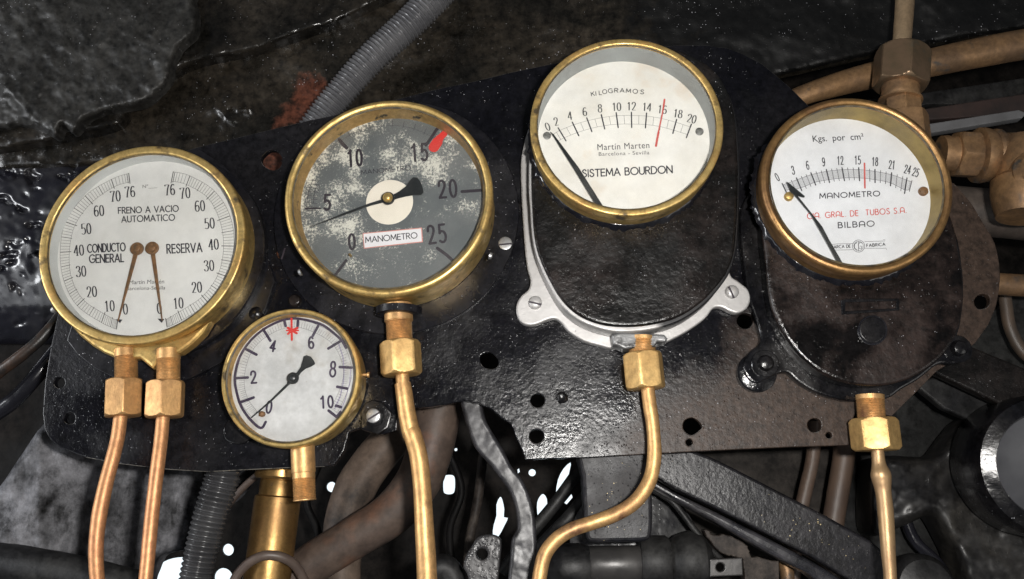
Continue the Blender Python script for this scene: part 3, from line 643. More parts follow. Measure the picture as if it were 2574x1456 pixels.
# ---- small gauge
g5 = thing('small_pressure_gauge', gc(4, 0)[0], 'smallest brass gauge with pen drawn scale from 0 to 10 and red star mark', 'gauge')
c5, r5_, hd5, d5 = bezel_gauge(4, g5, .035, .004, .0468, .0458, .009, BRASS, DIALG, BRASSP, .0026, .965)
def R5d(*p): return L(R5, *p)
CT5 = [(0, 352, 968), (1, 262, 838), (2, 232, 655), (3, 296, 418), (4, 450, 258), (5, 680, 172), (6, 900, 228), (7, 1080, 352), (8, 1165, 565), (9, 1140, 740), (10, 1050, 935)]
st = [(smooth2(R5d((470, 1010), (430, 1060), (345, 990), (275, 890), (240, 790), (220, 680), (228, 590), (262, 480), (340, 360), (450, 262), (580, 195), (690, 172), (800, 185), (930, 225), (1020, 290), (1085, 350), (1120, 410)), 5, False), 6.8)]
for a, b in [((372, 812), (268, 850)), ((325, 650), (238, 655)), ((395, 465), (300, 415)), ((508, 352), (450, 260)), ((632, 232), (622, 195)), ((728, 232), (732, 190)), ((852, 312), (895, 232)), ((978, 415), (1082, 352)), ((1070, 565), (1165, 570)), ((1050, 725), (1130, 740)), ((1040, 878), (1080, 890)), ((980, 918), (1045, 970)), ((1045, 970), (1075, 930))]:
    st.append((R5d(a, b), 7))
for t, x, y, w, h_, a in [('2', 371, 648, 15, 30, -4), ('4', 530, 395, 12, 26, 12), ('6', 838, 368, 14, 28, -4), ('8', 1015, 582, 16, 38, 3), ('0', 498, 890, 14, 30, 10), ('10', 965, 848, 14, 29, -3)]:
    u, v = R5(x, y); st += digits(t, u, v, w, h_, 5.2, a, w * 1.35)
ink('pen_scale', st, hd5, MARK, d5)
st = [([interp(CT5, R5, v * .25) for v in range(41)], .7)]
inner = []
for v in range(41):
    p = Vector(interp(CT5, R5, v * .25)); c_ = Vector(R5(690, 655)); inner.append(tuple(c_.lerp(p, .86)))
st.append((inner, .7))
for v in range(101):
    p = Vector(interp(CT5, R5, v * .1)); c_ = Vector(R5(690, 655))
    st.append(([tuple(c_.lerp(p, .86)), tuple(c_.lerp(p, .95 if v % 5 else 1))], .6))
ink('printed_scale', st, hd5, INKF, d5, .00006)
st = [(R5d((1060, 375), (1095, 480), (1105, 580), (1100, 680), (1075, 800), (1030, 900)), 3), (R5d((1160, 560), (1150, 700), (1110, 840), (1060, 960)), 2.5)]
ink('pen_scale', st, hd5, mat('faded violet pen', (.30, .27, .38), r1=.5), d5, .00003)
ink('red_star', [(R5d((680, 175), (681, 260), (683, 345)), 5.5), (R5d((650, 248), (682, 268), (722, 292)), 6), (R5d((652, 296), (682, 268), (728, 250)), 6), (R5d((640, 270), (735, 270)), 4)], hd5, REDP, d5, .0004)
needle(R5d((348, 974), (500, 838), (640, 700), (660, 640), (720, 610), (752, 565), (770, 505), (775, 478), (800, 468), (835, 480), (862, 515), (870, 540), (840, 560), (790, 580), (755, 610), (735, 640), (715, 680), (668, 700), (512, 848), (355, 978)), hd5 + .003, .0008, NEEDLE, g5)
pv = P(*R5(690, 655), hd5 + .004); rr = 15 * pxm(pv)
lathe('hub', [(rr, -.001), (rr, .0005), (rr * .85, .001), (rr * .6, .001), (rr * .5, .0022), (rr * .2, .0028), (rr * .05, .0028)], pv, NEEDLE, g5, 32)
lathe('stop_pin', [(.0021, 0), (.0021, .003), (.0014, .004), (.0004, .0044)], P(*R5(446, 948), hd5), NEEDLER, g5, 18)
lathe('screw', [(.0012, -.002), (.0012, .0015), (.0022, .0016), (.002, .0028), (.001, .003)], P(*R5(1278, 628), .022), GOLDP, g5, 18, Vector((1, 0, 0)))
stub(g5, *R5(768, 1180), *S4(582, 885), .015, 28.0, GOLDP, (.62, .98), .0011, (.52, 1.06))
lug = plate('lug', [(905, 1035), (918, 1012), (935, 1004), (960, 1010), (985, 1040), (975, 1075), (950, 1092), (905, 1078)], .0005, .006, BLACK, g5, bevel=.0012)
lathe('washer', [(24 * pxm(P(942, 1048, .006)), .006), (23 * pxm(P(942, 1048, .006)), .0075)], Vector((P(942, 1048, .006).x, 0, P(942, 1048, .006).z)), BLACK, g5, 24)
o = screw('screw', 939, 1046, .0074, 18, .55, STEEL, g5, .2, ht=.003)
lug2 = plate('lug', smooth2([(560, 1085), (566, 1066), (580, 1058), (620, 1060), (640, 1090), (615, 1112), (590, 1116), (566, 1106)], 3), .0005, .004, BLACK, g5, bevel=.001)

# ---- gauge 3: bourdon gauge in a pear shaped black case with aluminium painted foot
g3 = thing('bourdon_gauge', gc(2, 0)[0], 'brass rimmed KILOGRAMOS gauge on pear shaped black case with silver painted foot', 'gauge')
FR3 = smooth2(L(R6, (195, -60), (203, 100), (212, 250), (232, 370), (268, 480), (330, 615), (420, 765), (540, 875), (680, 938), (830, 963), (1000, 960), (1180, 928), (1330, 868), (1470, 768), (1580, 655), (1655, 540), (1700, 400), (1718, 200), (1726, 0), (1725, -300), (1680, -700), (1500, -980), (1100, -1130), (700, -1080), (400, -880), (240, -560), (198, -300)), 4)
FL3 = smooth2(L(R6, (118, -60), (128, 150), (142, 350), (160, 520), (185, 625), (170, 690), (120, 735), (85, 795), (82, 865), (110, 925), (165, 953), (230, 948), (300, 920), (360, 905), (410, 930), (470, 1000), (580, 1070), (700, 1105), (790, 1125), (960, 1118), (1110, 1112), (1210, 1072), (1350, 998), (1480, 905), (1540, 830), (1600, 822), (1660, 850), (1720, 865), (1790, 830), (1820, 755), (1800, 690), (1730, 630), (1672, 585), (1660, 480), (1690, 200), (1695, 0), (1690, -300), (1700, -600), (1450, -900), (1100, -1000), (700, -950), (420, -820), (200, -560), (120, -300)), 4)
def half_painted():
    m = mat('aluminium paint ending in black', (.44, .43, .42), (.34, .33, .32), 50, metal=.4, r1=.42, r2=.5, bumps=((150, .2, 'n'),)); nt = m.node_tree; N = nt.nodes; bs = N['Principled BSDF']
    tc = [n for n in N if n.type == 'TEX_COORD'][0]; sx = N.new('ShaderNodeSeparateXYZ'); nt.links.new(tc.outputs['Object'], sx.inputs[0])
    n = N.new('ShaderNodeTexNoise'); n.inputs['Scale'].default_value = 120; nt.links.new(tc.outputs['Object'], n.inputs[0])
    ad = N.new('ShaderNodeMath'); ad.operation = 'MULTIPLY_ADD'; nt.links.new(n.outputs[0], ad.inputs[0]); ad.inputs[1].default_value = .02; nt.links.new(sx.outputs[0], ad.inputs[2])
    r = N.new('ShaderNodeMapRange'); r.inputs[1].default_value = .022; r.inputs[2].default_value = .030; nt.links.new(ad.outputs[0], r.inputs[0])
    x = N.new('ShaderNodeMix'); x.data_type = 'RGBA'; nt.links.new(r.outputs[0], x.inputs[0]); nt.links.new(bs.inputs['Base Color'].links[0].from_socket, x.inputs[6]); x.inputs[7].default_value = (.006, .006, .007, 1); nt.links.new(x.outputs[2], bs.inputs['Base Color'])
    x2 = N.new('ShaderNodeMapRange'); x2.inputs[3].default_value = .4; x2.inputs[4].default_value = 0; nt.links.new(r.outputs[0], x2.inputs[0]); nt.links.new(x2.outputs[0], bs.inputs['Metallic'])
    return m
CASE3 = half_painted()
def grow(pts, k):
    cx, cy = sum(p[0] for p in pts) / len(pts), sum(p[1] for p in pts) / len(pts)
    return [(cx + (a - cx) * k, cy + (b - cy) * k) for a, b in pts]
f3 = plate('foot', FL3, .0005, .009, SILVER, g3, bevel=.0015)
k3 = plate('case', grow(smooth2(L(R6, (190, -60), (200, 100), (210, 250), (230, 375), (265, 490), (325, 625), (415, 780), (535, 890), (680, 955), (830, 985), (1000, 980), (1180, 945), (1330, 882), (1470, 780), (1575, 665), (1650, 550), (1694, 400), (1712, 200), (1720, 0), (1720, -300), (1660, -700), (1450, -950), (1100, -1080), (700, -1030), (420, -850), (240, -560), (196, -300)), 4), 1.022), .009, .031, CASE3, g3, bevel=.0015)
plate('case_cover', FR3, .0315, .0365, DUSTY, g3, bevel=.0026)
c3, r3_, hd3, d3 = bezel_gauge(2, g3, .062, .0366, .0656, .0648, .024, BRASS, DIALP, RINGG, .0014, .985)
def R3d(*p): return L(R3, *p)
T3 = [(0, 303, 772, 358, 862), (2, 350, 742, 408, 838), (4, 455, 700, 503, 800), (6, 562, 668, 600, 770), (8, 670, 645, 695, 750), (10, 780, 630, 795, 740), (12, 893, 627, 895, 740), (14, 1005, 633, 997, 742), (16, 1117, 650, 1100, 757), (18, 1228, 680, 1200, 783), (20, 1337, 715, 1300, 815)]
st = [([R3(*mid((t[1], t[2]), (t[3], t[4]), .2)) for t in T3], .7), ([R3(*mid((t[1], t[2]), (t[3], t[4]), .77)) for t in T3], .7)]
st[0] = (smooth2(st[0][0], 4, False), .7); st[1] = (smooth2(st[1][0], 4, False), .7)
ink('scale', st + [(R3d(mid(mid(a[1:3], a[3:5], .2), mid(b[1:3], b[3:5], .2), .5), mid(mid(a[1:3], a[3:5], .77), mid(b[1:3], b[3:5], .77), .5)), .8) for a, b in zip(T3, T3[1:])], hd3, INKF, d3)
st = [(R3d(t[1:3], t[3:5]), 3.2) for t in T3[1:]]
ink('scale_bars', st, hd3, INK, d3, .0002)
st = []
for t, x, y, a in [('0', 272, 733, -22), ('2', 335, 695, -14), ('4', 437, 652, -8), ('6', 547, 622, -6), ('8', 660, 597, -2), ('10', 783, 586, -2), ('12', 893, 582, 0), ('14', 1008, 588, 4), ('16', 1122, 606, 6), ('18', 1238, 637, 8), ('20', 1340, 675, 14)]:
    u, v = R3(x, y); st += digits(t, u, v, 10.5, 20.5, (1.5, .6), a, 12)
ink('numerals', st, hd3, INKF, d3)
text('lettering', 'Martín Marten', R3(643, 908), R3(1027, 892), 15.5, hd3, INK, d3, .0, 1.1)
text('lettering', 'Barcelona - Sevilla', R3(652, 950), R3(1027, 938), 9.5, hd3, INKF, d3, .0, 1.1)
ink('title_lettering', capitals('SISTEMA BOURDON', R3(532, 1106), R3(1196, 1076), 18, 3.2, .2), hd3, INK, d3)
KG = 'KILOGRAMOS'
kx = [(598, 507, -10), (629, 503, -6), (655, 498, -4), (680, 490, -3), (722, 483, -1), (768, 480, 1), (808, 479, 2), (853, 482, 4), (903, 485, 6), (958, 489, 8)]
st = []
for ch, (x, y, a), w in zip(KG, kx, [24, 5, 20, 32, 32, 27, 32, 34, 34, 26]):
    da = math.tan(math.radians(a)); st += capitals(ch, R3(x, y), R3(x + w, y + w * da), 10.5, 1.9)
ink('arched_lettering', st, hd3, INKF, d3)
ink('red_line', [(R3d((1137, 532), (1130, 590), (1118, 660), (1100, 740), (1088, 800), (1075, 878)), 3.6), (R3d((1094, 775), (1084, 825), (1075, 876)), 5.5), (R3d((1138, 533), (1132, 580)), 4.6)], hd3, REDI, d3, .0003)
for x, y in ((268, 800), (1397, 770)): lathe('dial_screw', [(.0031, 0), (.0031, .0006), (.002, .0009)], P(*R3(x, y), hd3), mat('dull screw', (.25, .25, .24), (.12, .12, .11), 500, metal=.5, r1=.5), d3, 18)
needle(R3d((292, 768), (318, 788), (500, 1030), (690, 1330), (640, 1330), (470, 1050)), hd3 + .0035, .0008, NEEDLE, g3)
for x, y, a in ((222, 792, -.25), (1676, 712, -1.2)): screw('screw', *R6(x, y), .009, 17, a, SILVER, g3, .5, ht=.0045)
plate('boss', L(R6, (790, 1030), (830, 1010), (1000, 1010), (1180, 1022), (1205, 1050), (1195, 1080), (1130, 1075), (1110, 1115), (905, 1130), (880, 1130), (800, 1095)), .009, .026, mat('grimy silver boss', (.2, .2, .2), (.03, .03, .03), 90, .42, .6, metal=.3, r1=.35, bumps=((200, .5, 'n'),)), g3, bevel=.002)
stub(g3, *R6(1015, 1040), *R6(1015, 1175), .0185, 33.5, GOLDP, (.2, 1), .0013)

# ---- gauge 4: second bourdon gauge, all black
g4 = thing('bourdon_gauge', gc(3, 0)[0], 'brown brass rimmed BILBAO gauge on all black case with raised round button', 'gauge')
def paint_bead(parent, c, R, h, seed):
    """lumpy run of wet black paint where the bezel meets the case"""
    rf = lambda r, t, a: R + (r - R) * (.55 + .9 * abs(noise.noise(Vector((math.cos(a) * 9, math.sin(a) * 9, seed)))) + .9 * max(0, noise.noise(Vector((math.cos(a) * 26, math.sin(a) * 26, seed)))))
    lathe('paint_bead', [(R - .0002, h + .0034), (R + .0008, h + .0031), (R + .0019, h + .0021), (R + .0030, h + .0009), (R + .0038, h - .0002)], c, WET, parent, 220, rfun=rf, cap0=False, cap1=False)
WET = mat('run of wet black paint', (.005, .005, .007), (.012, .012, .014), 60, r1=.10, r2=.2, bumps=((160, .5, 'w'),))
paint_bead(g3, c3, r3_ * .985, .0365, 3)
FL4 = smooth2(L(R7, (70, -160), (88, 20), (108, 200), (135, 340), (172, 440), (212, 580), (195, 640), (140, 685), (100, 745), (95, 805), (120, 865), (180, 905), (250, 880), (330, 842), (400, 832), (480, 900), (600, 970), (740, 1012), (850, 1028), (1080, 1012), (1190, 945), (1310, 875), (1440, 775), (1540, 772), (1620, 745), (1650, 690), (1630, 625), (1575, 598), (1600, 480), (1620, 300), (1610, 100), (1560, -150), (1400, -400), (1100, -640), (800, -680), (450, -620), (200, -480), (90, -330)), 4)
plate('foot', FL4, .0005, .009, BLACK, g4, bevel=.0018)
FR4 = smooth2(L(R7, (236, -160), (252, 0), (272, 200), (300, 370), (345, 490), (420, 620), (520, 735), (650, 830), (800, 890), (960, 912), (1100, 905), (1250, 862), (1400, 772), (1510, 662), (1580, 520), (1610, 350), (1605, 150), (1580, 0), (1540, -200), (1420, -480), (1150, -700), (850, -760), (560, -690), (360, -520), (260, -330)), 4)
plate('case', FR4, .009, .030, BLACK, g4, bevel=.002)
plate('case_cover', [(a + (a - R7(930, 300)[0]) * .012, b + (b - R7(930, 300)[1]) * .012) for a, b in FR4], .0305, .0365, mat('brown grimy paint', (.017, .0112, .0095), (.0035, .003, .003), 24, .44, .58, r1=.4, r2=.14, spec=.3, bumps=((70, .7, 'n'), (180, .5, 'n'), (560, .4, 's'))), g4, bevel=.0025)
c4, r4_, hd4, d4 = bezel_gauge(3, g4, .060, .0366, .0612, .0602, .021, mat('brown brass rim', (.42, .245, .095), (.20, .11, .05), 32, .4, .64, metal=.85, r1=.34, r2=.48, bumps=((150, .1, 'n'), (900, .03, 'n'))), mat('cool white dial', (.72, .73, .76), (.66, .67, .70), 25, r1=.5), mat('brass wall', (.38, .28, .10), (.22, .16, .06), 30, metal=.6, r1=.5, bumps=((120, .1, 'n'),)), .0032, .985)
paint_bead(g4, c4, r4_ * .985, .0365, 8)
plate('button', smooth2([(a, b) for a, b in ell(*R7(990, 535), 33, 33, 20)], 2), .0365, .0382, BLACK, g4, bevel=.0008)
plate('button_ring', ell(*R7(988, 538), 38, 38, 28), .0362, .0375, BLACKS, g4, bevel=.0004)
plate('name_plate', L(R7, (768, 330), (800, 318), (1170, 318), (1175, 400), (775, 430)),   .0365, .0374, BLACK, g4, [L(R7, (800, 345), (1150, 335), (1150, 385), (800, 405))], bevel=.0006)
def R4d(*p): return L(R4, *p)
T4 = [(0, 362, 690, 390, 748), (3, 460, 650, 497, 738), (6, 560, 615, 593, 700), (9, 667, 592, 689, 682), (12, 775, 580, 792, 670), (15, 890, 580, 896, 670), (18, 1003, 592, 1004, 682), (21, 1118, 615, 1110, 705), (24, 1225, 650, 1208, 757), (25, 1260, 665, 1240, 747)]
TOP4 = [(t[0], t[1], t[2]) for t in T4]; BOT4 = [(t[0], t[3], t[4]) for t in T4]
st = [([mid(interp(TOP4, R4, v * .5), interp(BOT4, R4, v * .5), .14) for v in range(51)], .9), ([mid(interp(TOP4, R4, v * .5), interp(BOT4, R4, v * .5), .78) for v in range(51)], .9)]
for v in range(126):
    a, b = interp(TOP4, R4, v * .2), interp(BOT4, R4, v * .2)
    if v % 15 == 0: st.append(([a, b], 3))
    elif v % 5 == 0: st.append(([a, mid(a, b, .98)], 1.5))
    else: st.append(([mid(a, b, .14), mid(a, b, .78)], .55))
ink('scale', st, hd4, INK, d4)
st = []
for t, x, y, a in [('0', 327, 645, -28), ('3', 437, 597, -12), ('6', 537, 563, -10), ('9', 648, 540, -6), ('12', 763, 530, -2), ('15', 883, 527, 0), ('18', 1003, 538, 2), ('21', 1120, 560, 6), ('24', 1228, 592, 12), ('25', 1285, 612, 18)]:
    u, v = R4(x, y); st += digits(t, u, v, 6.8, 21, 2.3, a, 8.6)
ink('numerals', st, hd4, INK, d4, .0002)
text('lettering', 'Kgs.  por  cm²', R4(577, 415), R4(930, 398), 21, hd4, INK, d4, .006)
ink('title_lettering', capitals('M@NOMETRO', R4(622, 792), R4(1036, 775), 12.5, 2.4, .3) + capitals('BILB@O', R4(750, 996), R4(998, 984), 13.5, 2.5, .32), hd4, INK, d4)
REDT = mat('red dial print', (.55, .07, .05), r1=.6)
ink('red_lettering', capitals('CI@. GR@L. DE  TUBOS S.@.', R4(537, 934), R4(1220, 892), 14, 2.1, .27), hd4, REDT, d4)
ink('small_lettering', capitals('MARCA DE', R4(698, 1139), R4(834, 1132), 7.5, 1.6) + capitals('FABRICA', R4(946, 1128), R4(1074, 1119), 7.5, 1.6), hd4, INK, d4)
e_ = [R4(890 + 42 * math.cos(2 * math.pi * k / 28), 1121 + 42 * math.sin(2 * math.pi * k / 28)) for k in range(28)]
e2 = [R4(890 + 33 * math.cos(2 * math.pi * k / 28), 1121 + 33 * math.sin(2 * math.pi * k / 28)) for k in range(28)]
st = [(e_, 1.2, True), (e2, 1.0, True), (R4d((690, 1112), (740, 1106), (850, 1104)), 1), (R4d((700, 1150), (850, 1146)), 1), (R4d((932, 1090), (1072, 1086), (1072, 1076), (1060, 1078)), 1), (R4d((932, 1136), (1080, 1136), (1085, 1146)), 1),
      (R4d((880, 1095), (862, 1110), (862, 1135), (880, 1148)), 1.6), (R4d((890, 1088), (890, 1156)), 1.4), (R4d((916, 1100), (898, 1096), (888, 1112), (892, 1136), (908, 1142), (914, 1122), (900, 1122)), 1.6)]
ink('emblem', st, hd4, INK, d4, .0001)
ink('red_line', [(R4d((930, 550), (933, 720)), 4)], hd4, REDI, d4, .0004)
needle(R4d((397, 675), (420, 692), (520, 775), (516, 784), (470, 772), (640, 985), (690, 1080), (795, 1260), (760, 1260), (668, 1090), (560, 900), (450, 770), (424, 750)), hd4 + .004, .0008, NEEDLE, g4)
for x, y, m_ in ((405, 782, BRASS), (1333, 746, NEEDLER)): lathe('dial_screw', [(.0034, 0), (.0034, .002), (.0028, .0032), (.0012, .0038)], P(*R4(x, y), hd4), m_, d4, 20)
for x, y in ((242, 770), (1575, 668)):
    lathe('bolt', [(.0062, 0), (.0060, .003), (.0045, .0055), (.002, .0064)], P(*R7(x, y), .009), BLACK, g4, 20)
    lathe('washer', [(.0102, 0), (.0102, .001), (.0096, .0016)], P(*R7(x, y), .009), BLACK, g4, 28)
lathe('foot_pad', [(.0145, 0), (.0145, .006), (.013, .0068)], P(*R7(175, 840), .0003), BLACK, g4, 32)
stub(g4, *R7(968, 985), *R7(982, 1155), .0185, 34.0, GOLDP, (.2, 1), .0011)

# ------------------------------------------------------------------ pipes with union nuts below the gauges
GP = 'pipes leading down from the gauges'
def pipe(label, path, nutdef, pm, nm, sleeve=None):
    p0 = P(nutdef[0], nutdef[1], nutdef[4])
    t = thing('gauge_pipe', p0, label, 'pipe', GP)
    tube('tube', path, pm, t, 28, 8, .035)
    nut(t, *nutdef, nm)
    if sleeve: tube('sleeve', sleeve, pm, t, 28, 6, .03)
    return t
def pp(fr, s, h, *q): return [(*fr(x, y), h if not isinstance(h, (list, tuple)) else h[i], w * s / 2) for i, (x, y, w) in enumerate(q)]
H1 = .0185
pipe('left of two copper pink pipes under the two needle gauge', pp(R8, .44276, [H1] * 3 + [.02, .021, .022, .023, .024, .025], (700, 450, 74), (685, 530, 74), (668, 650, 76), (640, 770, 78), (602, 910, 80), (566, 1080, 84), (546, 1250, 80), (547, 1400, 80), (560, 1520, 80)), (*R8(705, 324), *R8(698, 533), H1, 48, .95), COPPER, GOLDP)
pipe('right of two copper pink pipes under the two needle gauge', pp(R8, .44276, [H1] * 3 + [.02, .021, .022, .023, .024, .025], (933, 450, 74), (925, 535, 74), (915, 650, 76), (896, 800, 77), (872, 1000, 78), (851, 1200, 78), (838, 1340, 76), (828, 1440, 76), (820, 1520, 76)), (*R8(942, 334), *R8(932, 538), H1, 49, .75), COPPER, GOLDP)
sl = pp(S7, .31488, .019, (300, 822, 132), (312, 900, 136), (333, 1050, 140), (372, 1230, 142)) + pp(S4, .34593, [.02, .02, .021, .022, .023, .024], (1362, 400, 132), (1412, 580, 132), (1436, 820, 132), (1452, 1100, 140), (1464, 1300, 146), (1472, 1500, 146))
pipe('bronze pipe with stepped sleeve under the grey flaked gauge', pp(S7, .31488, .019, (290, 620, 100), (297, 740, 110), (302, 830, 110), (315, 920, 108)), (*S7(281, 488), *S7(295, 755), .019, 53, .32), GOLDP, BRASSP, sl)
pipe('bronze pipe with double bend under the silver footed gauge', pp(S5, .34593, [.0185, .0185, .0185, .019, .0195, .02, .021, .022, .023, .024, .025, .026, .027, .028, .03], (1440, -40, 100), (1442, 60, 100), (1455, 180, 100), (1478, 320, 100), (1488, 440, 100), (1490, 560, 104), (1472, 690, 104), (1425, 800, 104), (1335, 908, 104), (1200, 988, 104), (1040, 1046, 104), (895, 1095, 104), (775, 1172, 104), (690, 1290, 104), (650, 1480, 104)), (*R6(1015, 1162), *R6(1043, 1428), .0185, 52, 1.25), GOLDP, BRASSP)
pipe('bronze pipe with soldered bulge under the black cased gauge', pp(S6, .34587, [.0185, .0185, .0185, .019, .019, .019, .02, .022, .024, .026, .027], (1470, 400, 84), (1480, 520, 88), (1490, 620, 98), (1503, 690, 138), (1512, 745, 132), (1522, 820, 112), (1538, 960, 112), (1550, 1120, 108), (1560, 1280, 100), (1570, 1400, 92), (1575, 1520, 92)), (*S6(1448, 288), *S6(1476, 522), .0185, 60, .72), mat('tan bronze pipe', (.44, .29, .15), (.30, .185, .10), 34, .4, .64, metal=.7, r1=.42, r2=.56, bumps=((110, .28, 'n'), (900, .07, 'n')), spots=((.12, .06, .035), 60, .58, .72, .5)), BRASSP)

# ------------------------------------------------------------------ behind the board
import numpy as np
def setkind(o, k): o['kind'] = k; return o
# daylight outside, seen through gaps in the sheet
sky = bpy.data.materials.new('daylight'); sky.use_nodes = True
sb = sky.node_tree.nodes['Principled BSDF']; sb.inputs['Base Color'].default_value = (0, 0, 0, 1); sb.inputs['Emission Color'].default_value = (.84, .94, 1, 1); sb.inputs['Emission Strength'].default_value = 1.25
a_, b_2, c_2, d_2 = P(-600, 700, -.8), P(3200, 700, -.8), P(3200, 2200, -.8), P(-600, 2200, -.8)
setkind(mesh('sky', [a_, b_2, c_2, d_2], [(0, 1, 2, 3)], sky, None, False), 'structure')

def relief(name, outline, hfun, mat, parent=None, step=5, back=.012, rnd=14, depth=.006, masks=(), smooth=True):
    """solid sheet with a traced outline, rounded towards its edge; hfun(u, v) gives the front height; masks = {attribute: fun(u, v)}"""
    poly = np.array(outline, float); lo, hi = poly.min(0), poly.max(0)
    nu, nv = int((hi[0] - lo[0]) / step) + 2, int((hi[1] - lo[1]) / step) + 2
    U, V = np.meshgrid(lo[0] + np.arange(nu) * step, lo[1] + np.arange(nv) * step)
    ins = np.zeros(U.shape, bool); dist = np.full(U.shape, 1e9); near = np.zeros(U.shape + (2,))
    x0, y0 = poly[-1]
    for x1, y1 in poly:
        c = ((y1 > V) != (y0 > V)) & (U < (x0 - x1) * (V - y1) / ((y0 - y1) if y0 != y1 else 1e-9) + x1); ins ^= c
        dx, dy = x1 - x0, y1 - y0; t = np.clip(((U - x0) * dx + (V - y0) * dy) / (dx * dx + dy * dy + 1e-9), 0, 1)
        px_, py_ = x0 + t * dx, y0 + t * dy; dd = np.hypot(U - px_, V - py_); m = dd < dist
        dist[m] = dd[m]; near[m] = np.stack([px_, py_], -1)[m]; x0, y0 = x1, y1
    keep = ins | (dist < step * .75)
    snap = (~ins & keep) | (ins & (dist < step * .3))
    U = np.where(snap, near[..., 0], U); V = np.where(snap, near[..., 1], V); dist = np.where(snap, 0, dist)
    idx = {}; vs = []; att = {k: [] for k, f in masks}
    for j in range(nv):
        for i in range(nu):
            if keep[j, i]:
                u, v, d = U[j, i], V[j, i], dist[j, i]
                e = 1 - min(d / rnd, 1); h = hfun(u, v) - depth * (1 - math.sqrt(max(0, 1 - e * e)))
                idx[j, i] = len(vs); vs.append(P(u, v, h))
                for k, f in masks: att[k].append(f(u, v))
    fs = []; ed = {}
    for j in range(nv - 1):
        for i in range(nu - 1):
            q = [(j, i), (j, i + 1), (j + 1, i + 1), (j + 1, i)]
            if all(k in idx for k in q):
                f = [idx[k] for k in q]; fs.append(tuple(f))
                for a, b in zip(f, f[1:] + f[:1]): ed[a, b] = 1
    n = len(vs); border = [(a, b) for a, b in ed if (b, a) not in ed]; bk = {}
    nb = {}
    for a, b in border: nb.setdefault(a, []).append(b); nb.setdefault(b, []).append(a)
    for _ in range(5):                              # ease the stepped border into a clean line
        new = {a: vs[a] * .5 + (vs[q[0]] + vs[q[1]]) * .25 for a, q in nb.items() if len(q) == 2}
        for a, p in new.items(): vs[a] = p
    for a, b in border:
        for q in (a, b):
            if q not in bk:
                bk[q] = len(vs); vs.append(vs[q] + Vector((0, back, 0)))
                for k, f in masks: att[k].append(0)
    for a, b in border: fs.append((b, a, bk[a], bk[b]))
    me = bpy.data.meshes.new(name); me.from_pydata([tuple(v) for v in vs], [], fs); me.update()
    for k, f in masks:
        at = me.attributes.new(k, 'FLOAT', 'POINT'); at.data.foreach_set('value', att[k])
    bm = bmesh.new(); bm.from_mesh(me); bmesh.ops.recalc_face_normals(bm, faces=bm.faces)
    loose = [v for v in bm.verts if not v.link_faces]; bmesh.ops.delete(bm, geom=loose, context='VERTS')
    bm.to_mesh(me); bm.free()
    return link(name, me, mat, parent, smooth, 60)
def masked(m, attr, col, lo=.35, hi=.6, scale=60, rough=None):
    """lay a stain or painted shade with its own shape (attribute on the mesh, frayed by noise) over a material"""
    nt = m.node_tree; N = nt.nodes; Lk = nt.links; bs = N['Principled BSDF']; tc = [n for n in N if n.type == 'TEX_COORD'][0]
    a = N.new('ShaderNodeAttribute'); a.attribute_name = attr
    n = N.new('ShaderNodeTexNoise'); n.inputs['Scale'].default_value = scale; n.inputs['Detail'].default_value = 8; n.inputs['Roughness'].default_value = .65; Lk.new(tc.outputs['Object'], n.inputs[0])
    ad = N.new('ShaderNodeMath'); ad.operation = 'MULTIPLY_ADD'; Lk.new(n.outputs[0], ad.inputs[0]); ad.inputs[1].default_value = 1.2
    sb_ = N.new('ShaderNodeMath'); sb_.operation = 'SUBTRACT'; Lk.new(a.outputs['Fac'], sb_.inputs[0]); sb_.inputs[1].default_value = .6; Lk.new(sb_.outputs[0], ad.inputs[2])
    r = N.new('ShaderNodeMapRange'); r.inputs[1].default_value = lo; r.inputs[2].default_value = hi; Lk.new(ad.outputs[0], r.inputs[0])
    x = N.new('ShaderNodeMix'); x.data_type = 'RGBA'; Lk.new(r.outputs[0], x.inputs[0]); x.inputs[7].default_value = (*col, 1)
    s = bs.inputs['Base Color']
    if s.links: Lk.new(s.links[0].from_socket, x.inputs[6])
    else: x.inputs[6].default_value = s.default_value
    Lk.new(x.outputs[2], s)
    if rough is not None:
        x2 = N.new('ShaderNodeMix'); Lk.new(r.outputs[0], x2.inputs[0]); s2 = bs.inputs['Roughness']
        if s2.links: Lk.new(s2.links[0].from_socket, x2.inputs[2])
        else: x2.inputs[2].default_value = s2.default_value
        x2.inputs[3].default_value = rough; Lk.new(x2.outputs[0], s2)
    return m
def inpoly(u, v, poly, fe=12):
    """1 inside, fading to 0 over fe px outside"""
    c = False; x0, y0 = poly[-1]; dm = 1e9
    for x1, y1 in poly:
        if (y1 > v) != (y0 > v) and u < (x0 - x1) * (v - y1) / (y0 - y1) + x1: c = not c
        dx, dy = x1 - x0, y1 - y0; t = max(0, min(1, ((u - x0) * dx + (v - y0) * dy) / (dx * dx + dy * dy + 1e-9))); dm = min(dm, math.hypot(u - x0 - t * dx, v - y0 - t * dy)); x0, y0 = x1, y1
    d = dm if c else -dm
    return max(0, min(1, .5 + d / (2 * fe)))
def nz2(u, v, sc, o=5, z=0): return noise.fractal(Vector((u * sc, v * sc, z)), .9, 2.1, o)

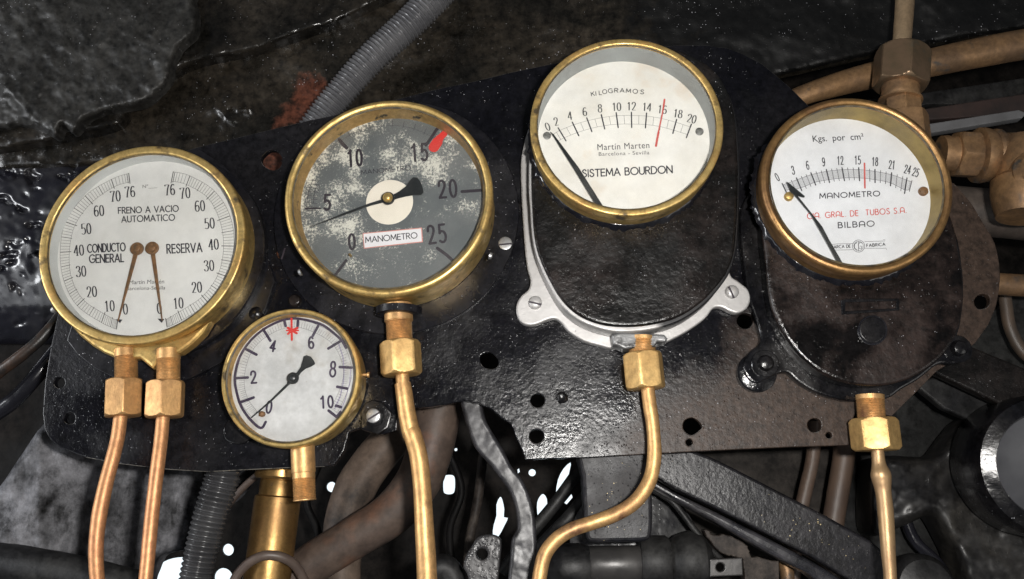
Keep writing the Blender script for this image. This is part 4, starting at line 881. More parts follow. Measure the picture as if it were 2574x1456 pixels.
SOOT = mat('soot black', (.003, .003, .003), (.007, .006, .006), 14, .4, .7, r1=.5, r2=.7, spec=.2, bumps=((90, .8, 'n'),))
TAR = mat('tarred casing', (.006, .0055, .0048), (.020, .0165, .0125), 14, .4, .65, r1=.2, r2=.42, spec=.35, bumps=((45, .4, 'n'), (200, .25, 'n'), (560, .42, 's')))
LAG = mat('sooty lagging cloth', (.012, .0115, .0105), (.024, .023, .021), 26, .35, .7, r1=.4, r2=.65, spec=.35, bumps=((60, .4, 'n'), (260, .22, 'n'), (560, .42, 's')))
WETB = mat('wet black paint', (.008, .008, .011), r1=.14, r2=.26, c2=(.012, .012, .016), scale=30, bumps=((35, .9, 'w'), (110, .5, 'w')))
IRON = mat('dusty dark iron', (.008, .008, .009), (.020, .0195, .0185), 24, .35, .7, r1=.4, r2=.62, bumps=((110, .5, 'n'), (600, .1, 's')))
IRONB = mat('brown dusty iron', (.022, .017, .015), (.045, .037, .031), 20, .35, .7, r1=.5, r2=.7, bumps=((90, .5, 'n'), (600, .1, 'n')))
GREYD = mat('grey limed casting', (.14, .14, .15), (.03, .03, .032), 22, .42, .62, r1=.6, r2=.5, bumps=((100, .6, 'n'), (400, .2, 'n')), spots=((.02, .02, .02), 60, .6, .75), stretch=(1.6, 1, .7))
BROWNP = mat('brown oxidised pipe', (.045, .034, .03), (.085, .060, .046), 14, .35, .65, r1=.42, r2=.6, bumps=((50, .5, 'n'), (300, .15, 'n')), spots=((.13, .055, .028), 18, .56, .75), c3=((.02, .019, .018), 26, .58, .72))
TUBEG = mat('grey ribbed hose plastic', (.035, .035, .037), (.06, .06, .062), 40, .4, .7, r1=.22, r2=.35, bumps=((400, .05, 'n'),))
GREYW = mat('pale grey paint', (.13, .13, .135), (.09, .09, .092), 40, .4, .7, r1=.5, bumps=((200, .2, 'n'),))

# the iron sheet at the back with its gaps
back_holes = [hole(832, 1224, 13), smooth2([(1114, 1200), (1122, 1194), (1138, 1195), (1143, 1206), (1142, 1234), (1134, 1242), (1119, 1241), (1113, 1232)], 3), hole(572, 1382, 15), smooth2([(388, 1440), (400, 1418), (430, 1404), (470, 1402), (476, 1424), (462, 1452), (430, 1470), (396, 1466)], 3), hole(560, 1452, 24),
    smooth2([(1256, 1249), (1262, 1256), (1267, 1280), (1266, 1300), (1276, 1302), (1268, 1320), (1250, 1352), (1238, 1346), (1240, 1320), (1247, 1296), (1247, 1268)], 2),
    smooth2([(1358, 1246), (1366, 1242), (1374, 1254), (1374, 1276), (1366, 1300), (1358, 1328), (1350, 1290), (1350, 1262)], 2), hole(1337, 1188, 9),
    smooth2([(1434, 1162), (1432, 1180), (1424, 1214), (1414, 1240), (1402, 1254), (1397, 1240), (1402, 1206), (1416, 1178)], 2), [(1418, 1264), (1436, 1242), (1439, 1250), (1424, 1268)], hole(1145, 1130, 4), [(1300, 1180), (1304, 1177), (1306, 1186), (1301, 1190)]]
bw = plate('back_sheet', [(-900, -1100), (3600, -1100), (3600, 2300), (-900, 2300)], -.325, -.32, mat('sooty back sheet', (.004, .0034, .003), (.011, .0088, .0075), 12, .4, .7, r1=.5, r2=.7, bumps=((60, .8, 'n'),)), None, back_holes, .0004)
tag(bw, 'sooty iron sheet furthest back with bright daylight showing through its small gaps', 'iron sheet')

# upper casing with rust patch
RUSTP = [(690, 290), (705, 262), (722, 250), (728, 210), (748, 182), (778, 176), (812, 186), (830, 210), (818, 250), (800, 275), (785, 305), (720, 330), (676, 345), (672, 318)]
WETP = [(510, 245), (560, 230), (600, 240), (640, 265), (630, 290), (590, 300), (560, 315), (540, 290)]
def hcase(u, v): return -.052 + .004 * nz2(u, v, .007) + .0008 * nz2(u, v, .05, 4) + .005 * inpoly(u, v, WETP, 14) * (.4 + .9 * nz2(u, v, .045, 2, 5))
TARR = masked(mat('tarred casing rusting', (.007, .0063, .0052), (.022, .0175, .0125), 14, .4, .65, r1=.2, r2=.42, spec=.35, bumps=((45, .4, 'n'), (200, .25, 'n'), (560, .42, 's'))), 'rust', (.062, .021, .012), .56, .90, 60, .40)
TARR = masked(TARR, 'soot_shade', (.0022, .0022, .0022), .62, .86, 22, .5)  # shade towards the right end, painted dark into the casing colour
cas = relief('boiler_casing', [(-160, 300), (420, 60), (1000, -160), (2000, -400), (2900, -500), (2900, 20), (2573, 70), (2400, 96), (2210, 130), (2100, 155), (1962, 186), (1900, 200), (1700, 420), (900, 620), (600, 760), (520, 520), (440, 430), (330, 405), (200, 415), (-160, 430)], hcase, TARR, None, 8, .01, 8, .003, [('soot_shade', lambda u, v: max(0, min(1.0, (u - 1150 - .5 * (v - 100)) / 650))), ('rust', lambda u, v: inpoly(u, v, RUSTP, 30) + .5 * inpoly(u, v, [(1120, 190), (1250, 165), (1250, 205), (1000, 245)], 20) + .9 * inpoly(u, v, [(630, 350), (740, 350), (740, 450), (630, 450)], 20) + .45 * inpoly(u, v, [(240, 360), (300, 370), (300, 400), (230, 400)], 20))])
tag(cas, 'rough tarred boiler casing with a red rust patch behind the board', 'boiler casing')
BANDP = smooth2([(250, 330), (330, 250), (430, 186), (520, 152), (640, 128), (720, 99), (790, 76), (846, 56), (935, 14), (1060, -50), (1250, -150), (1000, -420), (-300, -420), (-300, 330)], 4)
band = relief('casing_band', BANDP, lambda u, v: -.036 + .003 * nz2(u, v, .007) + .0005 * nz2(u, v, .06), TAR, None, 6, .012, 20, .007)
tag(band, 'black overlapping casing strip whose wet lower edge glints above the rust patch', 'casing strip')
LAGP = jag(smooth2([(494, -60), (490, 0), (498, 40), (491, 85), (455, 118), (435, 158), (428, 198), (396, 236), (360, 264), (315, 272), (237, 292), (211, 306), (184, 338), (158, 318), (142, 348), (98, 325), (40, 318), (-160, 320), (-300, 0), (-200, -300), (400, -300)], 3), 1.6, 3)
def hlag(u, v):
    f = .0035 * nz2(u, v, .006, 4, 2) + .0011 * nz2(u, v, .035, 5, 3) + .0003 * nz2(u, v, .12, 3)
    s = (u - 20) * .62 - (v - 250) * .5 + 14 * nz2(u, v, .02, 3, 9)     # a fold running down from the left edge
    return -.018 + f + .005 * math.tanh(s / 10) * math.exp(-((u - 60) / 150) ** 2)
lagp = relief('lagging_patch', LAGP, hlag, LAG, None, 4, .008, 20, .012)
tag(lagp, 'torn grey black lagging cloth patch hanging in the upper left corner', 'lagging')
# left: pitted barrel
def fbar(s, t):
    u = -220 + 800 * s; v = 395 + 470 * t
    a = (t - .33) / .69; h = -.115 + .062 * math.sqrt(max(0, 1 - min(1, a * a))) + .002 * nz2(u, v, .012, 3)
    pit = max(0, nz2(u * .55, v, .035, 3, 8) - .3) * (1 if t < .8 else .3); h -= .016 * min(pit, .35)
    return P(u, v, h)
PITS = mat('glossy pitted black', (.008, .008, .012), (.016, .0155, .018), 40, .45, .7, r1=.26, r2=.42, coat=.3, bumps=((60, .25, 'w'), (400, .05, 'n')))
bar = sheet('pitted_barrel', fbar, 170, 110, PITS, None, .006)
tag(bar, 'glossy pitted black barrel surface at the left edge beside the twin needle gauge', 'barrel')
o = tube('curved_pipe', [(-60, 985, -.05, 15), (0, 934, -.05, 15), (55, 893, -.05, 15), (108, 846, -.052, 14), (170, 770, -.06, 14)], mat('black pipe rusty top', (.012, .011, .01), (.06, .03, .016), 30, .5, .7, r1=.4, bumps=((100, .5, 'n'),)), None, 20, 8, .08)
tag(o, 'thin black pipe with rusty top curving behind the board at the left edge', 'pipe')
o = tube('curved_rod', [(-60, 1070, -.07, 20), (30, 1010, -.07, 20), (100, 935, -.07, 20), (170, 850, -.08, 20)], WETB, None, 20, 8, .05)
tag(o, 'black glossy rod curving behind the board below the rusty topped pipe', 'rod')

# lower left casting
SMUD = [(88, 1290), (95, 1265), (112, 1248), (140, 1236), (155, 1244), (140, 1262), (128, 1282), (122, 1300), (100, 1306)]
GC2 = masked(GREYD, 'soot_shade', (.005, .005, .005), .34, .80, 45)
cst = relief('curved_casting', smooth2([(-80, 1330), (-40, 1270), (0, 1222), (55, 1140), (112, 1062), (180, 1020), (420, 1040), (740, 1130), (700, 1165), (640, 1195), (590, 1250), (530, 1300), (490, 1340), (470, 1380), (400, 1396), (372, 1450), (330, 1480), (0, 1440)], 4),
             lambda u, v: -.075 - .00022 * (u - 100) * (1 if u > 100 else .3) + .0015 * nz2(u, v, .02) + .001 * math.sin((u * .75 + v * .55) * .06) * (1 if u < 260 else 0), GC2, None, 6, .02, 22, .010,
             [('soot_shade', lambda u, v: max(inpoly(u, v, SMUD, 26), .75 * inpoly(u, v, [(0, 1205), (80, 1125), (86, 1130), (0, 1225)], 6), .8 * max(0, min(1, (u - 380) / 160)), .7 * max(0, 1 - abs(v - 1420) / 60)))])  # black smudge, plus darker left edge, right side and bottom band
tag(cst, 'large pale grey limed casting with black smudge in the lower left corner', 'casting')
o = tube('iron_bar', [(-80, 1402, -.05, 46), (60, 1420, -.05, 46), (200, 1446, -.05, 46), (350, 1480, -.05, 44)], IRON, None, 28, 6, .04)
tag(o, 'thick dark iron bar lying along the bottom left edge', 'bar')
o = tube('curved_rib', [(720, 1150, -.11, 9), (640, 1200, -.11, 9), (580, 1262, -.11, 9), (530, 1345, -.11, 9), (500, 1480, -.11, 9)], BROWNP, None, 14, 8)
tag(o, 'thin brown rib curving down the right side of the limed casting', 'rib')

# corrugated hoses
rip = lambda s: 1 + .085 * math.cos(2 * math.pi * s / .0035)
o = tube('corrugated_hose', [(1165, -90, -.016, 38), (1110, -25, -.016, 37.5), (1030, 58, -.017, 37), (931, 150, -.018, 36), (865, 224, -.02, 35), (815, 285, -.022, 35), (770, 350, -.026, 35), (740, 420, -.035, 34)], RUBBER, None, 36, 8, 0, rip, 1, .00042)
tag(o, 'black corrugated hose slanting down behind the board at the top', 'hose')
rip2 = lambda s: 1 + .07 * (abs(math.sin(math.pi * s / .0037)) * 2 - 1)
o = tube('corrugated_hose', [(566, 1120, -.03, 41), (560, 1190, -.03, 41), (548, 1235, -.03, 41), (531, 1290, -.03, 40.5), (516, 1345, -.03, 40), (503, 1400, -.03, 39), (490, 1460, -.03, 38), (478, 1530, -.03, 38)], TUBEG, None, 36, 8, 0, rip2, 1, .00042)
tag(o, 'shiny grey corrugated hose below the board beside the copper pink pipes', 'hose')

# brass valve body and brown pipes in the lower middle
vb = thing('brass_valve', P(700, 1300, -.06), 'heavy worn brass valve cylinder below the smallest gauge', 'valve')
HV = -.06
BR2 = mat('dark worn brass', (.40, .24, .085), (.20, .115, .045), 26, .36, .62, metal=.85, r1=.33, r2=.46, bumps=((90, .2, 'n'), (500, .04, 'n')), spots=((.03, .025, .02), 80, .66, .74, .3))
def vax(y0, y1, prof, nm):
    xa = 705 - (y0 - 1200) * .135; xb = 705 - (y1 - 1200) * .135
    a, b = P(xa, y0, HV), P(xb, y1, HV); ax = b - a; s = pxm(a)
    return lathe(nm, [(r * s, t * ax.length) for r, t in prof], a, BR2, vb, 48, ax, 35)
vax(1178, 1206, [(58, 0), (64, .1), (64, .75), (60, .95), (50, 1)], 'flange')
vax(1205, 1252, [(46, 0), (48, .1), (48, 1)], 'neck')
vax(1246, 1560, [(50, 0), (56, .012), (57, .04), (57, .5), (58, 1)], 'body')
o = tube('brown_pipe', [(1060, 1020, -.13, 48), (1000, 1085, -.13, 48), (945, 1150, -.13, 50), (895, 1225, -.13, 52), (868, 1310, -.13, 52), (858, 1400, -.13, 50), (856, 1480, -.13, 50)], masked(mat('dusty tan pipe', (.125, .092, .07), (.085, .063, .05), 16, .35, .7, r1=.5, r2=.6, bumps=((50, .5, 'n'), (300, .15, 'n')), c3=((.012, .012, .012), 11, .55, .66)), 'none', (.02, .02, .02)), None, 36, 8, .02)
tag(o, 'dusty tan pipe bowing down behind the darker brown pipe', 'pipe')
o = tube('brown_pipe', [(1120, 960, -.085, 56), (1100, 1040, -.085, 58), (1080, 1130, -.085, 58), (1048, 1215, -.085, 57), (985, 1290, -.085, 55), (900, 1345, -.085, 52), (810, 1400, -.085, 52), (720, 1462, -.085, 52), (620, 1540, -.085, 52)], BROWNP, None, 40, 8, .02)
tag(o, 'thick dark brown oxidised pipe sweeping to the bottom edge beside the brass valve', 'pipe')
o = tube('thin_hose', [(575, 1500, -.035, 12), (592, 1452, -.035, 12), (625, 1415, -.035, 12), (668, 1396, -.035, 12), (712, 1402, -.04, 12), (745, 1425, -.05, 12), (770, 1470, -.06, 12)], mat('dull brown hose', (.07, .05, .042), (.10, .075, .06), 40, r1=.45), None, 20, 8)
tag(o, 'thin dull brown hose arching in front of the brass valve at the bottom', 'hose')

# forged lever and its neighbours
LEV = smooth2([(1158, 1000), (1164, 1040), (1178, 1088), (1196, 1130), (1232, 1170), (1258, 1205), (1277, 1232), (1290, 1262), (1298, 1300), (1298, 1332), (1286, 1352), (1282, 1400), (1280, 1500), (1348, 1500), (1348, 1400), (1347, 1344), (1342, 1290), (1330, 1245), (1312, 1205), (1284, 1170), (1264, 1130), (1240, 1090), (1222, 1060), (1212, 1028), (1205, 1000)], 3)
lev = relief('forged_lever', LEV, lambda u, v: -.012 + .0004 * nz2(u, v, .03, 4), mat('dark forged iron', (.018, .018, .021), (.032, .031, .033), 30, .35, .7, r1=.34, r2=.48, bumps=((60, .12, 'w'), (120, .14, 'n'), (200, .08, 'w'))), None, 4, .018, 8, .003)
tag(lev, 'dark forged lever bending down from behind the ragged notch of the board', 'lever')
KN = smooth2(L(S5, (210, 1150), (290, 1130), (360, 1150), (380, 1200), (372, 1300), (355, 1470), (330, 1560), (180, 1560), (130, 1420), (103, 1370), (115, 1300), (160, 1220)), 3)
kn = plate('lug_plate', KN, -.03, -.02, mat('pimpled black iron', (.02, .02, .022), (.04, .038, .038), 30, r1=.25, r2=.4, bumps=((140, .7, 'w'), (420, .3, 'g'))), None, [ell(*S5(240, 1275), 14, 14, 20)], .002)
tag(kn, 'black pimpled lug plate with a round hole beside the forged lever', 'lug plate')
for q, r in (([(1060, 1490, -.06, 26), (1100, 1430, -.06, 34), (1135, 1440, -.06, 30), (1150, 1500, -.06, 28)], 0),):
    o = tube('rounded_cap', q, IRON, None, 24, 6); tag(o, 'dull iron rounded cap at the bottom edge right of the stepped bronze pipe', 'cap')
for i, (q, lab) in enumerate(((([(1500, 1120), (1400, 1260), (1330, 1345), (1260, 1440)]), 'upper of two slanting dark rods behind the forged lever'), (([(1520, 1190), (1440, 1290), (1360, 1375), (1290, 1470)]), 'lower of two slanting dark rods behind the forged lever'))):
    o = tube('slanting_rod', [(a, b, -.14 + .03 * i, 16 + 2 * i) for a, b in q], IRON, None, 16, 6, .02); tag(o, lab, 'rod', 'slanting rods behind the lever')
o = tube('thin_rod', [(1220, 1100, -.20, 12), (1200, 1260, -.20, 12), (1180, 1360, -.20, 12), (1170, 1500, -.20, 12)], IRONB, None, 16, 6, .02)
tag(o, 'thin brown upright rod in the dark left of the forged lever', 'rod')
# bracket block
BK = thing('bracket', P(1550, 1250, -.03), 'black square cornered bracket under the board behind the double bend pipe', 'bracket')
plate('bracket_face', smooth2(L(S5, (962, 480), (966, 700), (975, 900), (990, 1120), (1010, 1175), (1060, 1190), (1250, 1186), (1420, 1180), (1468, 1140), (1478, 1000), (1474, 800), (1468, 480)), 3), -.045, -.012, mat('pitted black iron', (.006, .006, .008), (.016, .0145, .015), 30, spec=.25, r1=.4, r2=.55, bumps=((110, .7, 'n'), (560, .42, 's'))), BK, (), .003)
# diagonal angle bar
AB = thing('angle_bar', P(2000, 1300, -.05), 'long dusty black angle bar slanting down under the right half of the board', 'bar')
ABM = mat('dusty angle iron', (.006, .006, .0075), (.013, .012, .0135), 22, .35, .7, r1=.28, r2=.42, spec=.32, bumps=((60, .3, 'w'), (260, .4, 'n'), (560, .4, 's')))
plate('web', L(S6, (-250, 400), (0, 470), (270, 568), (420, 640), (740, 805), (1100, 990), (1440, 1180), (1520, 1250), (1560, 1600), (1480, 1600), (1280, 1470), (1000, 1300), (700, 1145), (300, 945), (0, 800), (-250, 640)), -.046, -.034, ABM, AB, (), .0025)
plate('lip', L(S6, (-250, 668), (0, 822), (300, 966), (700, 1166), (1000, 1322), (1280, 1490), (1380, 1600), (1200, 1600), (980, 1420), (700, 1270), (300, 1040), (0, 875), (-250, 730)), -.05, -.028, mat('glossy angle lip', (.015, .015, .018), (.03, .028, .03), 30, r1=.24, r2=.4, bumps=((120, .4, 'n'), (400, .15, 's'))), AB, (), .003)
# panel and pipes right of it
o = plate('dusty_panel', [(1700, 1100), (2420, 1060), (2420, 1250), (2300, 1480), (2250, 1700), (1700, 1700)], -.16, -.15, mat('dusty grey brown panel', (.022, .0185, .016), (.010, .009, .008), 14, .35, .7, r1=.6, r2=.7, bumps=((60, .6, 'n'),)), None, (), .001)
tag(o, 'dusty grey brown panel behind the angle bar', 'panel')
for u0, u1, r, lab in ((2042, 2002, 17, 'thinner of two upright brown pipes behind the angle bar'), (2120, 2090, 27, 'thicker of two upright brown pipes behind the angle bar')):
    o = tube('upright_pipe', [(u0 + 4, 1060, -.11, r), (u0, 1150, -.11, r), ((u0 + u1) / 2, 1240, -.11, r), (u1, 1340, -.11, r), (u1 - 10, 1480, -.11, r)], mat('tan brown pipe', (.095, .062, .043), (.055, .038, .03), 24, .35, .7, r1=.5, bumps=((80, .4, 'n'),)), None, 24, 6, .02); tag(o, lab, 'pipe')
# castings along the bottom
CB = thing('rod_coupling', P(1560, 1420, -.07), 'dark cast rod coupling with a bright highlight at the bottom edge', 'coupling')
def lat(u0, v0, u1, v1, h, prof, m, par, nm, n=40):
    a, b = P(u0, v0, h), P(u1, v1, h); ax = b - a; s = pxm(a); return lathe(nm, [(r * s, t * ax.length) for r, t in prof], a, m, par, n, ax, 35)
IRS = mat('smooth worn iron', (.035, .034, .034), (.055, .052, .05), 30, r1=.3, r2=.45, metal=.3, bumps=((120, .25, 'n'),))
lat(1360, 1428, 1482, 1424, -.06, [(20, 0), (48, .2), (58, .5), (58, .8), (50, 1)], IRON, CB, 'socket')
lat(1480, 1420, 1612, 1418, -.06, [(44, 0), (46, .03), (46, .97), (44, 1)], IRS, CB, 'barrel')
lat(1608, 1412, 1682, 1412, -.06, [(58, 0), (64, .12), (64, .88), (58, 1)], IRON, CB, 'collar')
lat(1678, 1412, 1790, 1410, -.06, [(46, 0), (66, .2), (76, .5), (66, .8), (40, .97), (10, 1)], IRON, CB, 'ball_end')
o = lathe('wheel_disc', [(.052, 0), (.052, .008), (.046, .010), (.012, .010), (.006, .012)], P(1590, 1370, -.10), mat('pimpled black disc', (.016, .016, .018), (.03, .03, .03), 40, r1=.25, r2=.4, bumps=((130, .7, 'w'), (400, .3, 's'))), None, 72)
tag(o, 'black pimpled round disc behind the rod coupling', 'disc')
o = tube('wire_conduit', [(1630, 1225, -.055, 8), (1690, 1262, -.055, 8), (1740, 1325, -.055, 8), (1790, 1385, -.055, 8), (1830, 1420, -.06, 8)], IRON, None, 14, 8); tag(o, 'thin iron rod curving over the black disc', 'rod')
o = plate('tab', L(S6, (262, 1310), (500, 1300), (505, 1430), (265, 1440)), -.05, -.04, IRS, None, [ell(*S6(340, 1370), 11, 11, 16)], .001); tag(o, 'small grey iron tab with a rusty hole at the bottom edge', 'tab')
o = plate('toothed_plate', jag(L(S6, (215, 1090), (300, 1130), (420, 1135), (540, 1210), (560, 1290), (760, 1330), (780, 1560), (520, 1560), (500, 1310), (440, 1290), (360, 1280), (240, 1160)), 3, 4), -.06, -.045, IRONB, None, (), .001); tag(o, 'brown ragged plate behind the small iron tab', 'plate')
o = tube('short_post', [(1968, 1395, -.07, 17), (1978, 1440, -.07, 17), (1984, 1520, -.07, 17)], BRASSD, None, 18, 4); tag(o, 'short brassy post poking out under the angle bar at the bottom edge', 'post')

# lower right: lamp housing on a forked casting
LH = thing('lamp_housing', P(2560, 1180, -.04), 'black ringed lamp housing with pale glass at the right edge', 'lamp')
cL = P(2612, 1172, -.03); sL = pxm(cL)
lathe('ring', [(128 * sL, .010), (128 * sL, .022), (134 * sL, .027), (166 * sL, .024), (176 * sL, .016), (178 * sL, -.03), (150 * sL, -.05)], Vector((cL.x, -.0, cL.z)) + Vector((0, .03, 0)), BLACK, LH, 96, Vector((-.12, -1, -.05)), cap0=False, cap1=True)
lathe('reflector', [(129 * sL, .022), (126 * sL, .014), (70 * sL, .006), (10 * sL, .004)], Vector((cL.x, .03, cL.z)), mat('dull grey reflector', (.055, .056, .062), (.075, .076, .082), 30, r1=.4, metal=.0), LH, 72, Vector((-.12, -1, -.05)), cap0=False)
o = lathe('white_tube', [(30 * sL, 0), (30 * sL, .09), (28 * sL, .092)], P(2588, 1080, -.04), mat('pale enamel tube', (.55, .58, .60), (.46, .48, .5), 30, r1=.4), LH, 40, Vector((.12, 0, -1)))
FK = relief('forked_casting', smooth2(L(S6, (1500, 560), (1800, 570), (1920, 545), (2000, 440), (2120, 300), (2260, 240), (2300, 420), (2220, 700), (2260, 900), (2420, 1060), (2560, 1120), (2700, 1500), (2300, 1560), (2120, 1480), (2060, 1300), (1990, 1150), (1900, 1000), (1850, 990), (1600, 1100), (1440, 1130), (1420, 900), (1440, 650)), 3),
    lambda u, v: -.075 + .004 * nz2(u, v, .008, 3) + .0003 * nz2(u, v, .05, 3), mat('dirty black casting', (.006, .006, .007), (.022, .020, .017), 16, .38, .66, r1=.28, r2=.55, bumps=((40, .4, 'w'), (560, .4, 's'))), None, 6, .03, 26, .012)
tag(FK, 'dirty black forked casting carrying the lamp housing', 'casting')
o = plate('inner_panel', L(S6, (1560, 1080), (1900, 1000), (2000, 1150), (2080, 1500), (2080, 1700), (1500, 1700)), -.14, -.13, mat('blue grey dusty sheet', (.014, .0145, .0155), (.006, .0063, .007), 20, r1=.5, bumps=((60, .5, 'n'),)), None, (), .001); tag(o, 'blue grey dusty sheet inside the fork of the casting', 'sheet')
o = lathe('round_boss', [(.024, 0), (.024, .014), (.020, .02), (.008, .024), (.001, .0245)], P(2300, 1470, -.08), IRON, None, 48); tag(o, 'rounded dark iron boss at the bottom edge right of the bulged pipe', 'boss')
o = tube('fork_brace', [(2290, 1210, -.09, 14), (2275, 1290, -.10, 14), (2300, 1360, -.10, 14), (2360, 1420, -.10, 14), (2400, 1500, -.10, 14)], WETB, None, 18, 6); tag(o, 'black curved brace inside the fork of the casting', 'brace')
for q, lab in (([(620, 1180, -.16, 8), (560, 1230, -.17, 8), (520, 1310, -.18, 8), (510, 1500, -.18, 8)], 'thin black cable hanging in the dark between limed casting and grey corrugated hose'),
               ([(1120, 1120, -.2, 9), (1160, 1230, -.2, 9), (1130, 1340, -.2, 9), (1150, 1500, -.2, 9)], 'thin black cable hanging in the dark right of the stepped bronze pipe'),
               ([(800, 1170, -.2, 10), (770, 1260, -.2, 10), (800, 1350, -.2, 10), (780, 1500, -.2, 10)], 'thin black cable hanging in the dark right of the brass valve')):
    o = tube('hanging_cable', q, SOOT, None, 14, 8); tag(o, lab, 'cable', 'cables in the dark behind the board')
# right: sheets, flat bar, pipes
o = plate('grey_sheet', [(2120, 960), (2260, 900), (2500, 780), (2560, 700), (2800, 640), (2800, 1400), (2120, 1400)], -.135, -.125, mat('grey dusty sheet', (.022, .022, .021), (.008, .0082, .0084), 14, .36, .66, r1=.55, r2=.7, bumps=((60, .8, 'n'), (300, .2, 'n')), spots=((.006, .006, .006), 10, .56, .66)), None, (), .001); tag(o, 'dusty grey sheet behind the right end of the board', 'sheet')
FB = thing('flat_bar', P(2450, 960, -.04), 'wide dark flat bar running from the board down to the right edge', 'bar')
plate('bar_face', L(R7, (1300, 700), (1500, 610), (1650, 640), (2040, 800), (2300, 900), (2300, 1250), (1900, 1062), (1430, 840)), -.045, -.035, DUSTY, FB, (), .002)
plate('under_bar', L(R7, (1260, 900), (1430, 858), (1880, 1075), (1640, 1150), (1480, 1080)), -.075, -.065, IRON, FB, (), .002)
o = tube('side_pipe', [(2380, 705, -.045, 28), (2480, 712, -.045, 28), (2573, 718, -.045, 28), (2700, 724, -.045, 28)], BRASSD, None, 28, 4, .02); tag(o, 'dull brass pipe emerging level from behind the board at the right edge', 'pipe')
o = tube('bent_pipe', [(2520, 700, -.09, 15), (2528, 770, -.09, 15), (2540, 830, -.09, 15), (2575, 890, -.09, 15), (2640, 930, -.09, 15)], mat('dull bent pipe', (.075, .052, .036), (.045, .034, .026), 40, r1=.5), None, 20, 6, .02); tag(o, 'thin brown pipe bending down beneath the level brass pipe at the right edge', 'pipe')
o = tube('broad_pipe', [(2330, 520, -.085, 60), (2450, 532, -.085, 60), (2573, 544, -.085, 60), (2720, 560, -.085, 60)], mat('broad brown pipe', (.075, .06, .05), (.04, .031, .026), 22, .38, .64, r1=.5, r2=.65, bumps=((70, .4, 'n'),)), None, 32, 4, .02); tag(o, 'broad dull brown pipe under the brass tee at the right edge', 'pipe')
# top right brass work
o = tube('thick_pipe', [(1860, 330, -.06, 24), (1930, 285, -.055, 24), (2011, 243, -.05, 25), (2100, 214, -.05, 29), (2192, 190, -.05, 33), (2330, 160, -.05, 35), (2450, 135, -.05, 37), (2573, 112, -.05, 38), (2720, 88, -.05, 38)], BRASSD, None, 36, 6, .02)
tag(o, 'thick dull brass pipe running up to the right edge behind the union', 'pipe')
UN = thing('upright_union', P(2262, 180, -.01), 'dull brass union with a slim pipe rising to the top edge', 'union')
tube('slim_pipe', [(2276, -80, -.012, 22.5), (2274, 0, -.012, 22.5), (2269, 70, -.012, 22), (2263, 150, -.012, 22)], mat('tan brass pipe', (.50, .36, .22), (.36, .25, .15), 50, .4, .7, metal=.75, r1=.38, r2=.5, bumps=((120, .15, 'n'), (900, .03, 'n')), spots=((.08, .05, .035), 80, .66, .75, .3)), UN, 28, 6, .02)
nut(UN, 2268, 128, 2262, 220, -.012, 68, .5, mat('brown brass nut', (.24, .16, .10), (.14, .10, .06), 60, metal=.75, r1=.36, r2=.5, bumps=((120, .2, 'n'),), spots=((.04, .04, .035), 60, .6, .72, .3)))
lat(2262, 216, 2262, 256, -.012, [(44, 0), (46, .2), (44, .4), (46, .6), (44, .8), (52, .9), (52, 1)], BRASSD, UN, 'threaded_stub')
nut(UN, 2266, 252, 2270, 300, -.012, 46, .3, BRASSD, 'fitting_hexagon', .1)
nut(UN, 2272, 290, 2280, 360, -.012, 58, .9, BRASSD, 'lower_hexagon', .1)
TE = thing('brass_tee', P(2480, 392, -.02), 'dull brass tee with hexagon joint entering from the right edge', 'tee')
lat(2362, 386, 2406, 388, -.018, [(44, 0), (46, .3), (44, .5), (46, .7), (46, 1)], BRASSD, TE, 'threaded_stub')
nut(TE, 2396, 388, 2452, 391, -.018, 62, .2, BRASSD, 'union_nut', .12)
lat(2450, 391, 2610, 394, -.018, [(56, 0), (69, .03), (70, .1), (66, .2), (63, .24), (67, .28), (66, .34), (57, .42), (60, .7), (66, 1)], BRASSD, TE, 'barrel')
lat(2572, 350, 2578, 545, -.006, [(46, 0), (64, .2), (66, .5), (76, .55), (78, .7), (74, .85), (66, 1)], BRASSD, TE, 'branch')
lathe('end_cap', [(70 * .00028, 0), (70 * .00028, .012), (58 * .00028, .016), (52 * .00028, .016)], P(2590, 450, .0), BRASSD, TE, 40)
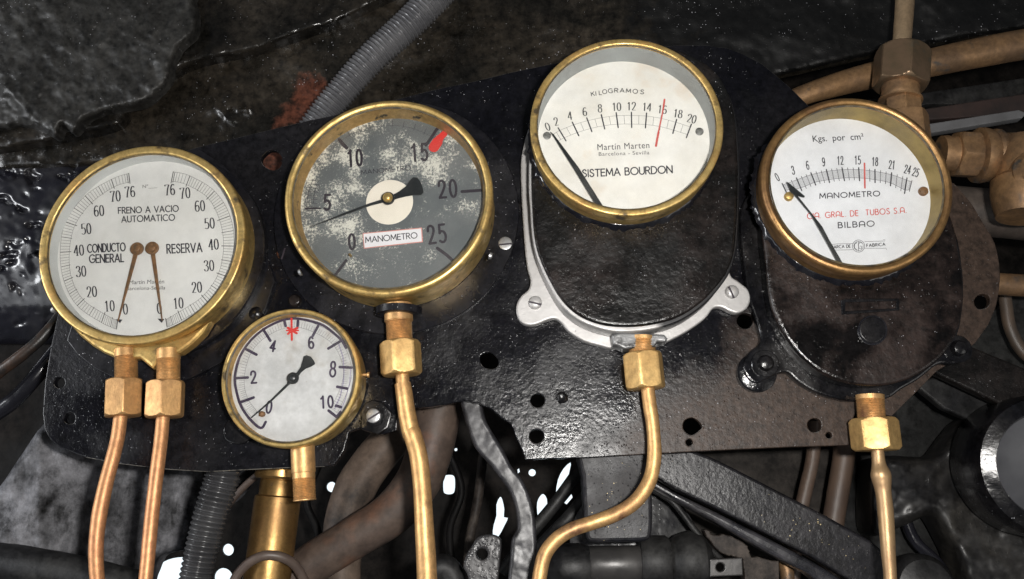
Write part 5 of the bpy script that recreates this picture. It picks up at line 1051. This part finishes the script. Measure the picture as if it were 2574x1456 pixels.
# flat bars behind the brass work
for pts, h, m, lab, cat in (([(1960, 300), (2120, 258), (2330, 232), (2573, 196), (2800, 170), (2800, 232), (2573, 262), (2330, 262), (2100, 320)], -.095, IRON, 'black flat bar right below the thick brass pipe', 'bar'),
                       ([(2250, 285), (2573, 236), (2800, 210), (2800, 262), (2573, 284), (2330, 302), (2250, 320)], -.085, mat('red brown bar', (.035, .022, .019), (.02, .015, .014), 40, r1=.5, bumps=((80, .5, 'n'),)), 'red brown flat bar between the black bar and the pale bar', 'bar'),
                       ([(2240, 330), (2330, 312), (2560, 276), (2580, 284), (2570, 296), (2330, 336), (2240, 350)], -.075, GREYW, 'pale grey painted bar above the brass tee', 'bar'),
                       ([(1900, 330), (2000, 300), (2200, 250), (2230, 262), (2000, 350)], -.12, GREYW, 'short pale bar glimpsed under the thick brass pipe', 'bar')):
    o = plate('flat_strip', pts, h - .01, h, m, None, (), .001); tag(o, lab, cat)

# ------------------------------------------------------------------ fine dirt over everything dark, a little on the metals; painted glints on the blacks
GLINT = (.32, .32, .34)  # pale fleck colour, painted in for small glints on dark surfaces
MATT = {'sooty back sheet': .08, 'dusty grey brown panel': .12, 'grey dusty sheet': .12, 'blue grey dusty sheet': .15, 'grey limed casting': .15, 'dusty dark iron': .3, 'brown dusty iron': .2, 'brown oxidised pipe': .3, 'dusty tan pipe': .2, 'dirty black casting': .35, 'soot black': .1}
for m in bpy.data.materials:
    n = m.name
    if n in MATT: m.node_tree.nodes['Principled BSDF'].inputs['Specular IOR Level'].default_value = MATT[n]
    if n in ('tarred board paint', 'dusty brown black paint', 'brown grimy paint', 'black gloss paint', 'smooth black paint'): grain(m, 150, .4, 1.65, (760, .32, .12, GLINT))
    elif n in ('tarred casing', 'tarred casing rusting', 'sooty lagging cloth'): grain(m, 120, .3, 1.9, (700, .34, .10, GLINT))
    elif n in ('dusty angle iron', 'pitted black iron'): grain(m, 140, .4, 1.65, (600, .32, .14, (.5, .40, .22)))
    elif n in ('grey limed casting',): grain(m, 50, .25, 1.9)
    elif n in ('dusty dark iron', 'brown dusty iron', 'brown oxidised pipe', 'dusty tan pipe', 'dusty grey brown panel', 'grey dusty sheet', 'dirty black casting', 'dark forged iron', 'tan brown pipe', 'broad brown pipe', 'sooty back sheet', 'blue grey dusty sheet', 'glossy angle lip'): grain(m, 80, .3, 1.8) if 'pipe' not in n else grain(m, 60, .68, 1.34)
    elif n in ('worn brass', 'brass bronze paint', 'bronze painted pipe', 'worn copper', 'dull brown brass', 'dark worn brass', 'brown brass rim', 'tan brass pipe'): grain(m, 200, .74, 1.22)
    elif n in ('white dial card', 'stained dial card', 'cool white dial', 'grubby metal dial'): grain(m, 60, .93, 1.05, (300, .12, .05, (.25, .2, .16))) if n != 'grubby metal dial' else grain(m, 45, .80, 1.12, (300, .16, .06, (.25, .2, .16)))
